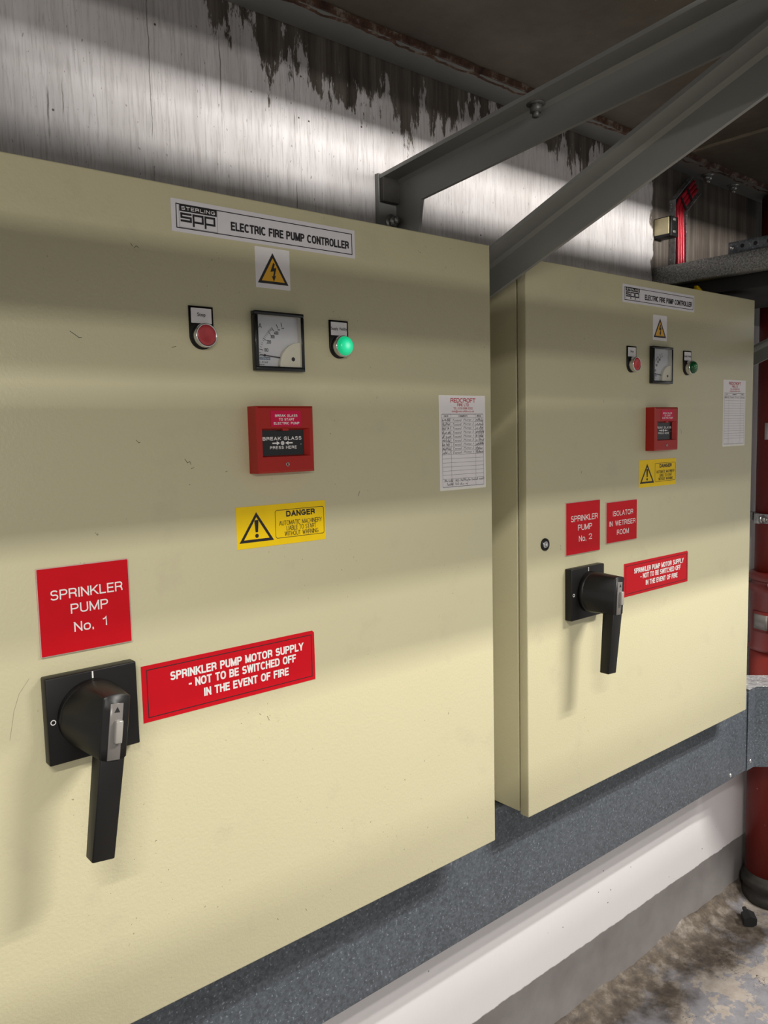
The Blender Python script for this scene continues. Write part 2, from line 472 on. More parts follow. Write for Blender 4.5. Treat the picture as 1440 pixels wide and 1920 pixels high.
GLYPH = {
    'A': (0.70, [([(0, 0), (0.35, 1), (0.70, 0)], 0), ([(0.11, 0.32), (0.59, 0.32)], 0)]),
    'B': (0.62, [([(0, 0), (0, 1)], 0), ([(0, 1), (0.34, 1)] + _arc(0.34, 0.76, 0.24, 0.24, 85, -85, 8) + [(0.34, 0.52), (0, 0.52)], 0), ([(0.30, 0.52)] + _arc(0.35, 0.26, 0.27, 0.26, 85, -85, 8) + [(0.34, 0), (-0.0, 0)], 0)]),
    'C': (0.68, [(_arc(0.36, 0.5, 0.36, 0.5, 40, 320, 20), 0)]),
    'D': (0.66, [([(0, 0), (0, 1)], 0), ([(0, 1), (0.28, 1)] + _arc(0.28, 0.5, 0.38, 0.5, 84, -84, 14) + [(0.28, 0), (0, 0)], 0)]),
    'E': (0.54, [([(0.53, 1), (0, 1), (0, 0), (0.54, 0)], 0), ([(0, 0.52), (0.48, 0.52)], 0)]),
    'F': (0.52, [([(0.52, 1), (0, 1), (0, 0)], 0), ([(0, 0.50), (0.45, 0.50)], 0)]),
    'G': (0.72, [(_arc(0.36, 0.5, 0.36, 0.5, 40, 305, 20) + [(0.70, 0.20), (0.70, 0.46), (0.40, 0.46)], 0)]),
    'H': (0.62, [([(0, 0), (0, 1)], 0), ([(0.62, 0), (0.62, 1)], 0), ([(0, 0.52), (0.62, 0.52)], 0)]),
    'I': (0.02, [([(0.01, 0), (0.01, 1)], 0)]),
    'K': (0.64, [([(0, 0), (0, 1)], 0), ([(0.60, 1), (0.0, 0.36)], 0), ([(0.22, 0.58), (0.64, 0)], 0)]),
    'L': (0.50, [([(0, 1), (0, 0), (0.50, 0)], 0)]),
    'M': (0.78, [([(0, 0), (0, 1), (0.39, 0.05), (0.78, 1), (0.78, 0)], 0)]),
    'N': (0.62, [([(0, 0), (0, 1), (0.62, 0), (0.62, 1)], 0)]),
    'O': (0.74, [(_arc(0.37, 0.5, 0.37, 0.5, 0, 348, 29), 1)]),
    'P': (0.60, [([(0, 0), (0, 1)], 0), ([(0, 1), (0.34, 1)] + _arc(0.34, 0.735, 0.26, 0.265, 85, -85, 8) + [(0.34, 0.47), (0, 0.47)], 0)]),
    'R': (0.63, [([(0, 0), (0, 1)], 0), ([(0, 1), (0.35, 1)] + _arc(0.35, 0.745, 0.26, 0.255, 85, -85, 8) + [(0.35, 0.49), (0, 0.49)], 0), ([(0.36, 0.49), (0.57, 0.36), (0.62, 0)], 0)]),
    'S': (0.60, [(_arc(0.30, 0.75, 0.27, 0.25, 18, 255, 14) + _arc(0.30, 0.265, 0.30, 0.265, 75, -165, 14), 0)]),
    'T': (0.60, [([(0, 1), (0.60, 1)], 0), ([(0.30, 1), (0.30, 0)], 0)]),
    'U': (0.62, [([(0, 1)] + _arc(0.31, 0.33, 0.31, 0.33, 180, 360, 12) + [(0.62, 1)], 0)]),
    'V': (0.66, [([(0, 1), (0.33, 0), (0.66, 1)], 0)]),
    'W': (0.96, [([(0, 1), (0.24, 0), (0.48, 1), (0.72, 0), (0.96, 1)], 0)]),
    'Y': (0.64, [([(0, 1), (0.32, 0.45), (0.64, 1)], 0), ([(0.32, 0.45), (0.32, 0)], 0)]),
    '0': (0.56, [(_arc(0.28, 0.5, 0.28, 0.5, 0, 345, 23), 1)]),
    '1': (0.30, [([(0.0, 0.76), (0.16, 0.80), (0.27, 1), (0.27, 0)], 0)]),
    '2': (0.56, [(_arc(0.28, 0.71, 0.27, 0.29, 175, -35, 12) + [(0.0, 0.0), (0.56, 0.0)], 0)]),
    '3': (0.56, [(_arc(0.27, 0.76, 0.25, 0.24, 160, -80, 12) + [(0.22, 0.53)], 0), ([(0.22, 0.53)] + _arc(0.27, 0.27, 0.29, 0.27, 75, -160, 12), 0)]),
    '4': (0.58, [([(0.43, 0), (0.43, 1), (0.0, 0.30), (0.58, 0.30)], 0)]),
    '6': (0.56, [(_arc(0.28, 0.31, 0.28, 0.31, 0, 345, 20), 1), ([(0.0, 0.35)] + _arc(0.29, 0.5, 0.29, 0.5, 170, 50, 8), 0)]),
    '8': (0.56, [(_arc(0.28, 0.76, 0.24, 0.24, 0, 345, 18), 1), (_arc(0.28, 0.26, 0.28, 0.26, 0, 345, 18), 1)]),
    '9': (0.56, [(_arc(0.28, 0.69, 0.28, 0.31, 0, 345, 20), 1), ([(0.56, 0.65)] + _arc(0.27, 0.5, 0.29, 0.5, -10, -130, 8), 0)]),
    'o': (0.56, [(_arc(0.28, 0.35, 0.28, 0.35, 0, 345, 23), 1)]),
    '.': (0.05, [([(0.02, -0.06), (0.02, 0.07)], 0)]),
    ':': (0.05, [([(0.02, -0.06), (0.02, 0.07)], 0), ([(0.02, 0.5), (0.02, 0.63)], 0)]),
    '-': (0.24, [([(0.0, 0.36), (0.24, 0.36)], 0)]),
    '/': (0.30, [([(0, 0), (0.30, 1)], 0)]),
}


# ------------------------------------------------------------------ mesh builder
class MB:
    """Collects shapes, in world coordinates, into one mesh object."""

    def __init__(self):
        self.bm = bmesh.new()
        self.mats = []

    def mi(self, mat):
        if mat not in self.mats:
            self.mats.append(mat)
        return self.mats.index(mat)

    def _set(self, faces, mat):
        i = self.mi(mat)
        for f in faces:
            f.material_index = i

    def box(self, x0, x1, y0, y1, z0, z1, mat, bev=0.0, seg=2, rot=None, bev_axis=None):
        t = bmesh.new()
        bmesh.ops.create_cube(t, size=1.0)
        for v in t.verts:
            v.co = Vector(((x0 + x1) / 2 + v.co.x * (x1 - x0), (y0 + y1) / 2 + v.co.y * (y1 - y0), (z0 + z1) / 2 + v.co.z * (z1 - z0)))
        if bev:
            bmesh.ops.bevel(t, geom=list(t.edges), offset=bev, segments=seg, affect='EDGES', profile=0.5)
        self.merge(t, mat, rot)
        return self

    def merge(self, t, mat, xf=None):
        if xf is not None:
            bmesh.ops.transform(t, matrix=xf, verts=t.verts)
        t.normal_update()
        vm = {}
        i = self.mi(mat)
        for v in t.verts:
            vm[v] = self.bm.verts.new(v.co)
        for f in t.faces:
            try:
                nf = self.bm.faces.new([vm[v] for v in f.verts])
                nf.material_index = i
            except ValueError:
                pass
        t.free()

    def prism(self, pts, axis, a, b, mat, bev=0.0, xf=None):
        """pts: 2-D outline; axis 'y' -> (x,z), 'x' -> (y,z), 'z' -> (x,y); extruded from a to b."""
        t = bmesh.new()

        def co(p, h):
            return {'y': (p[0], h, p[1]), 'x': (h, p[0], p[1]), 'z': (p[0], p[1], h)}[axis]
        A = [t.verts.new(co(p, a)) for p in pts]
        B = [t.verts.new(co(p, b)) for p in pts]
        fa = t.faces.new(A)
        fb = t.faces.new(B[::-1])
        n = len(pts)
        for i in range(n):
            t.faces.new((A[i], A[(i + 1) % n], B[(i + 1) % n], B[i]))
        bmesh.ops.recalc_face_normals(t, faces=t.faces)
        if bev:
            es = [e for e in t.edges if (fa in e.link_faces) or (fb in e.link_faces)]
            bmesh.ops.bevel(t, geom=es, offset=bev, segments=2, affect='EDGES', profile=0.5)
        self.merge(t, mat, xf)
        return self

    def cyl(self, p0, p1, r, mat, r2=None, seg=28, cap=True, xf=None):
        p0, p1 = Vector(p0), Vector(p1)
        d = (p1 - p0).normalized()
        u = d.orthogonal().normalized()
        v = d.cross(u)
        r2 = r if r2 is None else r2
        t = bmesh.new()
        A, B = [], []
        for i in range(seg):
            a = 2 * math.pi * i / seg
            o = u * math.cos(a) + v * math.sin(a)
            A.append(t.verts.new(p0 + o * r))
            B.append(t.verts.new(p1 + o * r2))
        for i in range(seg):
            t.faces.new((A[i], A[(i + 1) % seg], B[(i + 1) % seg], B[i]))
        if cap:
            t.faces.new(A[::-1])
            t.faces.new(B)
        bmesh.ops.recalc_face_normals(t, faces=t.faces)
        self.merge(t, mat, xf)
        return self

    def lathe(self, c, axis, prof, mat, seg=36):
        """prof: (radius, height along axis) rings from c."""
        c, d = Vector(c), Vector(axis).normalized()
        u = d.orthogonal().normalized()
        v = d.cross(u)
        t = bmesh.new()
        rings = []
        for r, h in prof:
            if r < 1e-6:
                rings.append([t.verts.new(c + d * h)])
            else:
                rings.append([t.verts.new(c + d * h + (u * math.cos(2 * math.pi * i / seg) + v * math.sin(2 * math.pi * i / seg)) * r) for i in range(seg)])
        for a, b in zip(rings, rings[1:]):
            for i in range(seg):
                j = (i + 1) % seg
                if len(a) == 1 and len(b) == 1:
                    continue
                if len(a) == 1:
                    t.faces.new((a[0], b[i], b[j]))
                elif len(b) == 1:
                    t.faces.new((a[i], a[j], b[0]))
                else:
                    t.faces.new((a[i], a[j], b[j], b[i]))
        bmesh.ops.recalc_face_normals(t, faces=t.faces)
        self.merge(t, mat)
        return self

    def tube(self, path, r, mat, seg=12):
        P = [Vector(p) for p in path]
        t = bmesh.new()
        rings = []
        for i, p in enumerate(P):
            d = (P[min(i + 1, len(P) - 1)] - P[max(i - 1, 0)]).normalized()
            u = d.cross(Vector((0, 1, 0)))
            u = u.normalized() if u.length > 1e-4 else d.orthogonal().normalized()
            v = d.cross(u)
            rings.append([t.verts.new(p + (u * math.cos(2 * math.pi * k / seg) + v * math.sin(2 * math.pi * k / seg)) * r) for k in range(seg)])
        for a, b in zip(rings, rings[1:]):
            for k in range(seg):
                t.faces.new((a[k], a[(k + 1) % seg], b[(k + 1) % seg], b[k]))
        t.faces.new(rings[0][::-1])
        t.faces.new(rings[-1])
        bmesh.ops.recalc_face_normals(t, faces=t.faces)
        self.merge(t, mat)
        return self

    def hull(self, pts, mat, xf=None):
        t = bmesh.new()
        for p in pts:
            t.verts.new(p)
        r = bmesh.ops.convex_hull(t, input=t.verts)
        bmesh.ops.delete(t, geom=[g for g in r['geom_interior'] if isinstance(g, bmesh.types.BMVert)], context='VERTS')
        bmesh.ops.recalc_face_normals(t, faces=t.faces)
        self.merge(t, mat, xf)
        return self

    # flat print on a plane facing -Y: (u, v) are x, z
    def flat(self, pts, y, mat):
        vs = [self.bm.verts.new((p[0], y, p[1])) for p in pts]
        f = self.bm.faces.new(vs)
        f.normal_update()
        if f.normal.y > 0:
            f.normal_flip()
        f.material_index = self.mi(mat)
        return self

    def rect(self, x0, x1, z0, z1, y, mat):
        return self.flat([(x0, z0), (x1, z0), (x1, z1), (x0, z1)], y, mat)

    def frame(self, x0, x1, z0, z1, t, y, mat):
        self.rect(x0, x1, z0, z0 + t, y, mat)
        self.rect(x0, x1, z1 - t, z1, y, mat)
        self.rect(x0, x0 + t, z0 + t, z1 - t, y, mat)
        self.rect(x1 - t, x1, z0 + t, z1 - t, y, mat)
        return self

    def disc(self, cx, cz, r, y, mat, seg=24):
        return self.flat([(cx + r * math.cos(2 * math.pi * i / seg), cz + r * math.sin(2 * math.pi * i / seg)) for i in range(seg)], y, mat)

    def ring(self, cx, cz, r, t, y, mat, seg=28, a0=0.0, a1=2 * math.pi):
        for i in range(seg):
            a = a0 + (a1 - a0) * i / seg
            b = a0 + (a1 - a0) * (i + 1) / seg
            self.flat([(cx + r * math.cos(a), cz + r * math.sin(a)), (cx + (r + t) * math.cos(a), cz + (r + t) * math.sin(a)),
                       (cx + (r + t) * math.cos(b), cz + (r + t) * math.sin(b)), (cx + r * math.cos(b), cz + r * math.sin(b))], y, mat)
        return self

    def stroke(self, pts, t, y, mat):
        for a, b in zip(pts, pts[1:]):
            d = Vector((b[0] - a[0], b[1] - a[1]))
            if d.length < 1e-7:
                continue
            n = Vector((-d.y, d.x)).normalized() * t / 2
            e = d.normalized() * t * 0.3
            self.flat([(a[0] - e.x + n.x, a[1] - e.y + n.y), (b[0] + e.x + n.x, b[1] + e.y + n.y), (b[0] + e.x - n.x, b[1] + e.y - n.y), (a[0] - e.x - n.x, a[1] - e.y - n.y)], y, mat)
        return self

    def ribbon(self, pts, t, y, mat, closed=False):
        P = [Vector(p) for p in pts]
        n = len(P)
        Lf, Rt = [], []
        for i in range(n):
            a = P[i - 1] if (i > 0 or closed) else None
            c = P[(i + 1) % n] if (i < n - 1 or closed) else None
            d0 = (P[i] - a).normalized() if a is not None else None
            d1 = (c - P[i]).normalized() if c is not None else None
            if d0 is None:
                d0 = d1
            if d1 is None:
                d1 = d0
            n0, n1 = Vector((-d0.y, d0.x)), Vector((-d1.y, d1.x))
            m = n0 + n1
            if m.length < 1e-5:
                m = n0.copy()
            else:
                m.normalize()
                m = m / max(0.62, m.dot(n0))
            Lf.append(P[i] + m * t / 2)
            Rt.append(P[i] - m * t / 2)
        for i in range(n if closed else n - 1):
            j = (i + 1) % n
            self.flat([tuple(Lf[i]), tuple(Lf[j]), tuple(Rt[j]), tuple(Rt[i])], y, mat)

    def caps(self, s, x0, x1, zc, h, y, mat, t=0.14, sp=0.24):
        """plain grotesque capitals, cap height h, fitted into x0..x1; t: stroke weight over height"""
        x = 0.0
        out = []
        for c in s:
            if c == ' ':
                x += 0.54
                continue
            wd, st = GLYPH[c]
            for q, cl in st:
                q = [(x + p[0], p[1]) for p in q]
                if c in 'AKMNVWY':
                    out += [([u, v], cl) for u, v in zip(q, q[1:])]
                else:
                    out.append((q, cl))
            x += wd + sp
        x -= sp
        tw = t * h
        kx = (x1 - x0 - tw) / x
        tw = min(tw, max(kx * 0.30, 0.085 * h))
        kz = h - tw
        for i, (q, cl) in enumerate(out):
            P = [Vector((x0 + tw / 2 + p[0] * kx, zc - kz / 2 + p[1] * kz)) for p in q]
            yy = y - 0.00004 * (i % 4)
            if not cl:
                for a, b in ((0, 1), (-1, -2)):
                    d = (P[a] - P[b])
                    if len(P) == 2 or abs(d.x) < 1e-6 or abs(d.y) < 1e-6:
                        P[a] = P[a] + d.normalized() * min(tw / 2, d.length)
            if len(P) == 2 and abs(P[0].x - P[1].x) > 1e-6 and abs(P[0].y - P[1].y) > 1e-6:
                d = P[1] - P[0]          # slanting stroke cut level at both ends
                lo, hi = zc - h / 2, zc + h / 2
                for k in (0, 1):
                    e = P[k]
                    if e.y < lo or e.y > hi:
                        z_ = lo if e.y < lo else hi
                        P[k] = e + d * ((z_ - e.y) / d.y)
                hw = tw / 2 * d.length / abs(d.y)
                self.flat([(P[0].x - hw, P[0].y), (P[0].x + hw, P[0].y), (P[1].x + hw, P[1].y), (P[1].x - hw, P[1].y)], yy, mat)
            else:
                self.ribbon([tuple(p) for p in P], tw, yy, mat, cl)
        return self

    def text(self, s, x0, x1, zc, h, y, mat, bold=0.0, shear=0.0):
        """text fitted into x0..x1 with overall glyph height h centred on zc"""
        cu = bpy.data.curves.new('lettering', 'FONT')
        cu.body = s
        cu.offset = bold
        cu.shear = shear
        cu.resolution_u = 3
        ob = bpy.data.objects.new('lettering', cu)
        me = ob.to_mesh()
        if len(me.vertices):
            xs = [v.co.x for v in me.vertices]
            ys = [v.co.y for v in me.vertices]
            ax, bx, ay, by = min(xs), max(xs), min(ys), max(ys)
            vs = [self.bm.verts.new((x0 + (v.co.x - ax) / (bx - ax) * (x1 - x0), y, zc - h / 2 + (v.co.y - ay) / (by - ay) * h)) for v in me.vertices]
            i = self.mi(mat)
            for p in me.polygons:
                try:
                    f = self.bm.faces.new([vs[k] for k in p.vertices])
                    f.material_index = i
                    f.normal_update()
                    if f.normal.y > 0:
                        f.normal_flip()
                except ValueError:
                    pass
        ob.to_mesh_clear()
        bpy.data.objects.remove(ob)
        bpy.data.curves.remove(cu)
        return self

    def build(self, name, parent=None, smooth=True, label=None, origin=None):
        root = parent
        off = Vector((0, 0, 0))
        while root is not None:
            off += root.location
            root = root.parent
        bm = self.bm
        loc = Vector((0, 0, 0))
        if origin is not None:
            loc = Vector(origin) - off
        for v in bm.verts:
            v.co -= off + loc
        if smooth:
            for f in bm.faces:
                f.smooth = True
            for e in bm.edges:
                if len(e.link_faces) != 2 or e.calc_face_angle(4) > 0.55:
                    e.smooth = False
        me = bpy.data.meshes.new(name)
        bm.to_mesh(me)
        bm.free()
        for mt in self.mats:
            me.materials.append(M[mt])
        o = bpy.data.objects.new(name, me)
        COL.objects.link(o)
        o.location = loc
        if parent is not None:
            o.parent = parent
        if label:
            o['label'] = label
        return o


def thing(name, label, cat, loc, group=None):
    o = bpy.data.objects.new(name, None)
    o.empty_display_size = 0.1
    COL.objects.link(o)
    o.location = loc
    o['label'] = label
    o['category'] = cat
    if group:
        o['group'] = group
    return o


def tag(o, label, cat, group=None):
    o['label'] = label
    o['category'] = cat
    if group:
        o['group'] = group
    return o


def struct(o):
    o['kind'] = 'structure'
    return o


# ------------------------------------------------------------------ the setting
b = MB()
b.box(-1.6, 4.2, WALL_Y, WALL_Y + 0.2, FLOOR_Z - 0.1, 1.1, 'wall')
struct(b.build('wall_back', smooth=False))

# uneven floor with a heap of old screed and dirt along the wall
b = MB()
nx, ny = 130, 60
xs = [0.6 + 3.4 * i / nx for i in range(nx + 1)]
ys = [WALL_Y - 1.1 * (j / ny) ** 1.5 for j in range(ny + 1)]
g = []
for y in ys:
    row = []
    for x in xs:
        d = WALL_Y - y
        n = noise.fractal(Vector((x * 6, y * 6, 0.3)), 0.7, 2.1, 5)
        k = max(0.0, 1 - d / (0.12 + 0.03 * noise.noise(Vector((x * 3, 0, 5)))))
        row.append(b.bm.verts.new((x, y, FLOOR_Z + 0.004 * n + k * k * (0.034 + 0.016 * n))))
    g.append(row)
fi = b.mi('floor')
for j in range(ny):
    for i in range(nx):
        f = b.bm.faces.new((g[j][i], g[j + 1][i], g[j + 1][i + 1], g[j][i + 1]))
        f.material_index = fi
b.box(-3.0, 4.2, -4.0, WALL_Y, FLOOR_Z - 0.1, FLOOR_Z - 0.012, 'floor')
struct(b.build('floor'))

# deck plates overhead (slightly out of level, as in the room)
TILT = -0.0105


def zc(x):
    return 0.8535 + TILT * x


b = MB()
for x0, x1 in ((-1.6, 2.385), (2.392, 4.2)):
    b.hull([(x, y, zc(x) + h) for x in (x0, x1) for y in (-1.05, WALL_Y) for h in (0.0, 0.012)], 'ceiling')
b.hull([(x, y, zc(x) + h) for x in (-1.6, 4.2) for y in (-1.05, WALL_Y) for h in (0.0125, 0.03)], 'ceiling')
b.hull([(x, y, zc(x) - h) for x in (2.376, 2.390) for y in (-1.05, 0.17) for h in (0.0, 0.004)], 'seam')
struct(b.build('ceiling', smooth=False))

# added unseen bars and rod, placed only to cast bands of shade
b = MB()
b.box(-1.4, 3.9, -0.80, -0.76, 0.50, 0.630, 'blocker', 0.004)  # added bar, keeps the low batten off the wall below its bright band
for x in (-1.2, 0.2, 1.6, 3.0):
    b.box(x, x + 0.012, -0.79, -0.77, 0.64, 0.73, 'blocker')
struct(b.build('shade_bar_1'))
b = MB()
b.hull([(x, y, z) for x in (-1.6, 4.2) for y in (-0.82, -0.76) for z in (0.705, zc(x) - 0.0005)], 'blocker')  # added upper bar, cuts off the wall's light band from above
struct(b.build('shade_bar_3', smooth=False))
b = MB()
b.cyl((-1.4, -1.2, 0.369), (3.9, -1.2, 0.369), 0.037, 'blocker')  # added rod, throws the dark band across the doors
struct(b.build('shade_bar_2'))

# ------------------------------------------------------------------ ledger angle under the deck
led = thing('steel_angle', 'long grey steel ledger angle with rusty edge running along the wall under the deck', 'steel angle', (1.5, WALL_Y, 0.83))
b = MB()


def hz(x, dz):
    return zc(x) + dz


X0, X1 = -1.5, 3.6
b.hull([(x, y, hz(x, h)) for x in (X0, X1) for y in (0.192, WALL_Y - 0.002) for h in (-0.014, -0.006)], 'steel')
b.build('angle', led, False)
b = MB()
pts = []
n = 500
rows = []
for i in range(n + 1):
    x = X0 + (X1 - X0) * i / n
    k = noise.fractal(Vector((x * 14, 2.2, 0)), 0.7, 2.2, 6)
    y = 0.192 - 0.003 - 0.005 * max(-0.5, k)
    rows.append([b.bm.verts.new((x, yy, hz(x, dz))) for yy, dz in ((0.207 + 0.010 * k, -0.0148), (y, -0.013 + 0.003 * k), (y - 0.004, -0.0005), (0.20, -0.0005))])
ri = b.mi('rust')
for a, c in zip(rows, rows[1:]):
    for k in range(3):
        f = b.bm.faces.new((a[k], c[k], c[k + 1], a[k + 1]))
        f.material_index = ri
bmesh.ops.recalc_face_normals(b.bm, faces=b.bm.faces)
b.build('rust_crust', led, True, 'crust of rust and mortar along the free edge')


def hexnut(b, c, axis, r, h, mat='zinc'):
    c, d = Vector(c), Vector(axis)
    b.cyl(c, c + d * 0.003, r * 1.45, mat, seg=24)
    b.cyl(c + d * 0.003, c + d * (0.003 + h), r, mat, seg=6)
    b.cyl(c + d * (0.003 + h), c + d * (0.003 + h * 1.7), r * 0.55, mat, seg=14)
    return b


for (x, y) in ((2.60, 0.236), (2.775, 0.238)):
    hexnut(MB(), (x, y, hz(x, -0.014)), (0, 0, -1), 0.0135, 0.013).build('nut', led, True, 'bright zinc nut')

# ------------------------------------------------------------------ wall brackets


def angle_bar(b, p0, p1, web, flange, t, mat, flange_dir=(-1, 0, 0), web_dir=None):
    """L section swept from p0 to p1: web plate hangs along web_dir, flange along flange_dir at the top"""
    p0, p1 = Vector(p0), Vector(p1)
    wd, fd = Vector(web_dir), Vector(flange_dir)
    b.hull([p + wd * s + fd * q for p in (p0, p1) for s in (0, web) for q in (0, t)], mat)
    b.hull([p + wd * s + fd * q for p in (p0, p1) for s in (0, t) for q in (0, flange)], mat)
    # small root fillet
    b.hull([p + wd * s + fd * q for p in (p0, p1) for s, q in ((t, t), (t + 0.007, t), (t, t + 0.007))], mat)


def bracket(root, dx, dz, beam=True, brace=((0.1076, 0.20, 0.320), (-0.080, -0.607, 0.192), 0.87, 0.068, 0.060)):
    XW = 1.277 + dx       # web plane
    if beam:
        b = MB()
        angle_bar(b, (XW, 0.272, 0.571 + dz), (XW, -0.74, 0.6626 + dz), 0.070, 0.058, 0.008, 'steel', (-1, 0, 0), (0, -0.09, -1))
        b.build('beam', root, False)
        b = MB()
        b.box(XW - 0.06, XW, 0.268, 0.2795, 0.34 + dz, 0.575 + dz, 'steel')
        b.hull([(XW - q, y, z + dz) for q in (0.0, 0.008) for y, z in ((0.272, 0.575), (0.272, 0.34), (0.214, 0.34), (0.214, 0.505), (0.209, 0.513), (0.18, 0.53))], 'steel')
        b.build('leg', root, False)
        b = MB()
        b.box(XW - 0.057, XW - 0.008, 0.255, 0.268, 0.513 + dz, 0.568 + dz, 'sooty', 0.001)
        b.build('packing_plate', root, False, 'dark rusty packing plate')
        b = MB()
        hexnut(b, (XW - 0.024, 0.268, 0.474 + dz), (0, -1, 0), 0.012, 0.012, 'zinc')
        b.build('anchor_bolt', root, True, 'zinc anchor bolt and washer')
        b = MB()
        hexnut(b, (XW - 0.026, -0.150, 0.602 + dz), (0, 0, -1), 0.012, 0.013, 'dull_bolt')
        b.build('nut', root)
    # raking brace: angle with its flange along the upper edge
    b = MB()
    off, d, ln_, web_, fl_ = brace
    d = Vector(d)
    dn = d.normalized()
    wd = Vector((0, -dn.z, dn.y)) * -1      # down-and-out, square to the brace
    if wd.z > 0:
        wd = -wd
    p0 = Vector((XW + off[0], off[1], off[2] + dz))
    p1 = p0 + dn * ln_
    angle_bar(b, p0, p1, web_, fl_, 0.008, 'steel', (-1, 0, 0), wd)
    b.build('brace', root, False)


br = thing('wall_bracket', 'grey steel angle bracket with raking brace rising between the two cream cabinets', 'bracket', (1.277, WALL_Y, 0.34), 'steel brackets under the deck')
bracket(br, 0.0, 0.0)
br2 = thing('wall_bracket', 'grey steel brace just past the right edge of the second cabinet', 'bracket', (2.6, WALL_Y, 0.2), 'steel brackets under the deck')
bracket(br2, 1.36, 0, False, ((0, 0.274, 0.168), (0, -0.5, 0.20), 0.95, 0.052, 0.036))


# ------------------------------------------------------------------ control cabinets
def rrect(x0, x1, z0, z1, r, seg=5, corners=(1, 1, 1, 1)):
    pts = []
    for (cx, cz, a0, on) in ((x1 - r, z0 + r, -90, corners[0]), (x1 - r, z1 - r, 0, corners[1]), (x0 + r, z1 - r, 90, corners[2]), (x0 + r, z0 + r, 180, corners[3])):
        if on:
            for i in range(seg + 1):
                a = math.radians(a0 + 90 * i / seg)
                pts.append((cx + r * math.cos(a), cz + r * math.sin(a)))
        else:
            a = math.radians(a0 + 45)
            pts.append((cx + r * (1 if math.cos(a) > 0 else -1), cz + r * (1 if math.sin(a) > 0 else -1)))
    return pts


def tri_frame(b, A, B, C, t, y, mat):
    """outlined triangle: outer minus inner offset by t"""
    P = [Vector(p) for p in (A, B, C)]
    c = (P[0] + P[1] + P[2]) / 3
    a = (P[1] - P[0]).length
    bb = (P[2] - P[1]).length
    cc = (P[0] - P[2]).length
    s = (a + bb + cc) / 2
    r = math.sqrt(max(1e-12, (s - a) * (s - bb) * (s - cc) / s))
    inc = (P[0] * bb + P[1] * cc + P[2] * a) / (a + bb + cc)
    k = 1 - t / r
    Q = [inc + (p - inc) * k for p in P]
    for i in range(3):
        j = (i + 1) % 3
        b.flat([tuple(P[i]), tuple(P[j]), tuple(Q[j]), tuple(Q[i])], y, mat)
    return Q


def title_plate(root, x0, x1, z0, z1, yf):
    W, H = x1 - x0, z1 - z0
    b = MB()
    b.prism(rrect(x0, x1, z0, z1, 0.001), 'y', yf - 0.0008, yf, 'silver_label')
    p = b.build('title_label', root, False, 'silver label reading electric fire pump controller')
    y = yf - 0.0011
    b = MB()
    b.frame(x0 + 0.0075, x1 - 0.006, z0 + 0.0055, z1 - 0.0065, 0.0014, y, 'black_ink')
    b.build('border', p, False)
    b = MB()
    lx0, lx1 = x0 + 0.036 * W, x0 + 0.222 * W
    lz0, lz1 = z0 + 0.15 * H, z0 + 0.86 * H
    b.frame(lx0, lx1, lz0, lz1, 0.0005, y, 'grey_ink')
    hh = (lz1 - lz0) / 0.0344
    b.rect(lx0 + 0.001, lx1 - 0.001, lz1 - 0.0105 * hh, lz1 - 0.001, y, 'black_ink')
    b.caps('STERLING', lx0 + 0.004, lx1 - 0.004, lz1 - 0.0057 * hh, 0.0052 * hh, y - 0.0003, 'white_ink', 0.17, 0.3)
    # heavy square letters s p p
    cw = (lx1 - lx0 - 0.005) / 3
    top, bot = lz1 - 0.0125 * hh, lz0 + 0.0085 * hh
    t = min(0.0038, (top - bot) / 4.3)
    for k in range(3):
        a = lx0 + 0.0022 + k * cw
        c = a + cw - 0.0014
        if k == 0:
            mid = (top + bot) / 2
            b.rect(a, c, top - t, top, y, 'black_ink')
            b.rect(a, c, mid - t / 2, mid + t / 2, y, 'black_ink')
            b.rect(a, c, bot, bot + t, y, 'black_ink')
            b.rect(a, a + t, mid, top, y - 0.0001, 'black_ink')
            b.rect(c - t, c, bot, mid, y - 0.0001, 'black_ink')
        else:
            b.rect(a, c, top - t, top, y, 'black_ink')
            b.rect(a, c, bot, bot + t, y, 'black_ink')
            b.rect(a, a + t, bot - 0.0055 * hh, top, y - 0.0001, 'black_ink')
            b.rect(c - t, c, bot, top, y - 0.0001, 'black_ink')
    b.build('logo', p, False)
    b = MB()
    b.caps('ELECTRIC FIRE PUMP CONTROLLER', x0 + 0.288 * W, x0 + 0.962 * W, z0 + 0.435 * H, 0.0135, y, 'black_ink', 0.22, 0.36)
    b.build('lettering', p, False)
    return p


def voltage_label(root, x0, x1, z0, z1, yf):
    W, H = x1 - x0, z1 - z0
    b = MB()
    b.prism(rrect(x0, x1, z0, z1, 0.001), 'y', yf - 0.0006, yf, 'white_label')
    p = b.build('voltage_warning_label', root, False, 'white label with a lightning bolt in a yellow triangle')
    y = yf - 0.0009
    A, B, C = (x0 + 0.055 * W, z0 + 0.115 * H), (x0 + 0.945 * W, z0 + 0.115 * H), (x0 + 0.5 * W, z0 + 0.88 * H)
    b = MB()
    Q = tri_frame(b, A, B, C, 0.0042, y, 'black_ink')
    b.flat([tuple(q) for q in Q], y, 'amber')
    cx, cz = x0 + 0.5 * W, z0 + 0.36 * H
    k = H * 0.0105
    bolt = [(1.0, 27), (5.5, 24.5), (2.0, 14), (9.5, 15.5), (4.2, -4.5), (8.0, -2.5), (1.6, -17), (-4.4, -4.0), (-0.4, -5.5), (2.6, 7.2), (-7.5, 5.2)]
    bl = [(cx + u * k, cz + v * k) for u, v in bolt]
    for poly in ([0, 1, 2, 10], [10, 2, 3, 9], [3, 4, 8, 9], [4, 5, 6, 8], [6, 7, 8]):
        b.flat([bl[i] for i in poly], y - 0.0002, 'black_ink')
    b.build('warning_triangle', p, False)
    return p


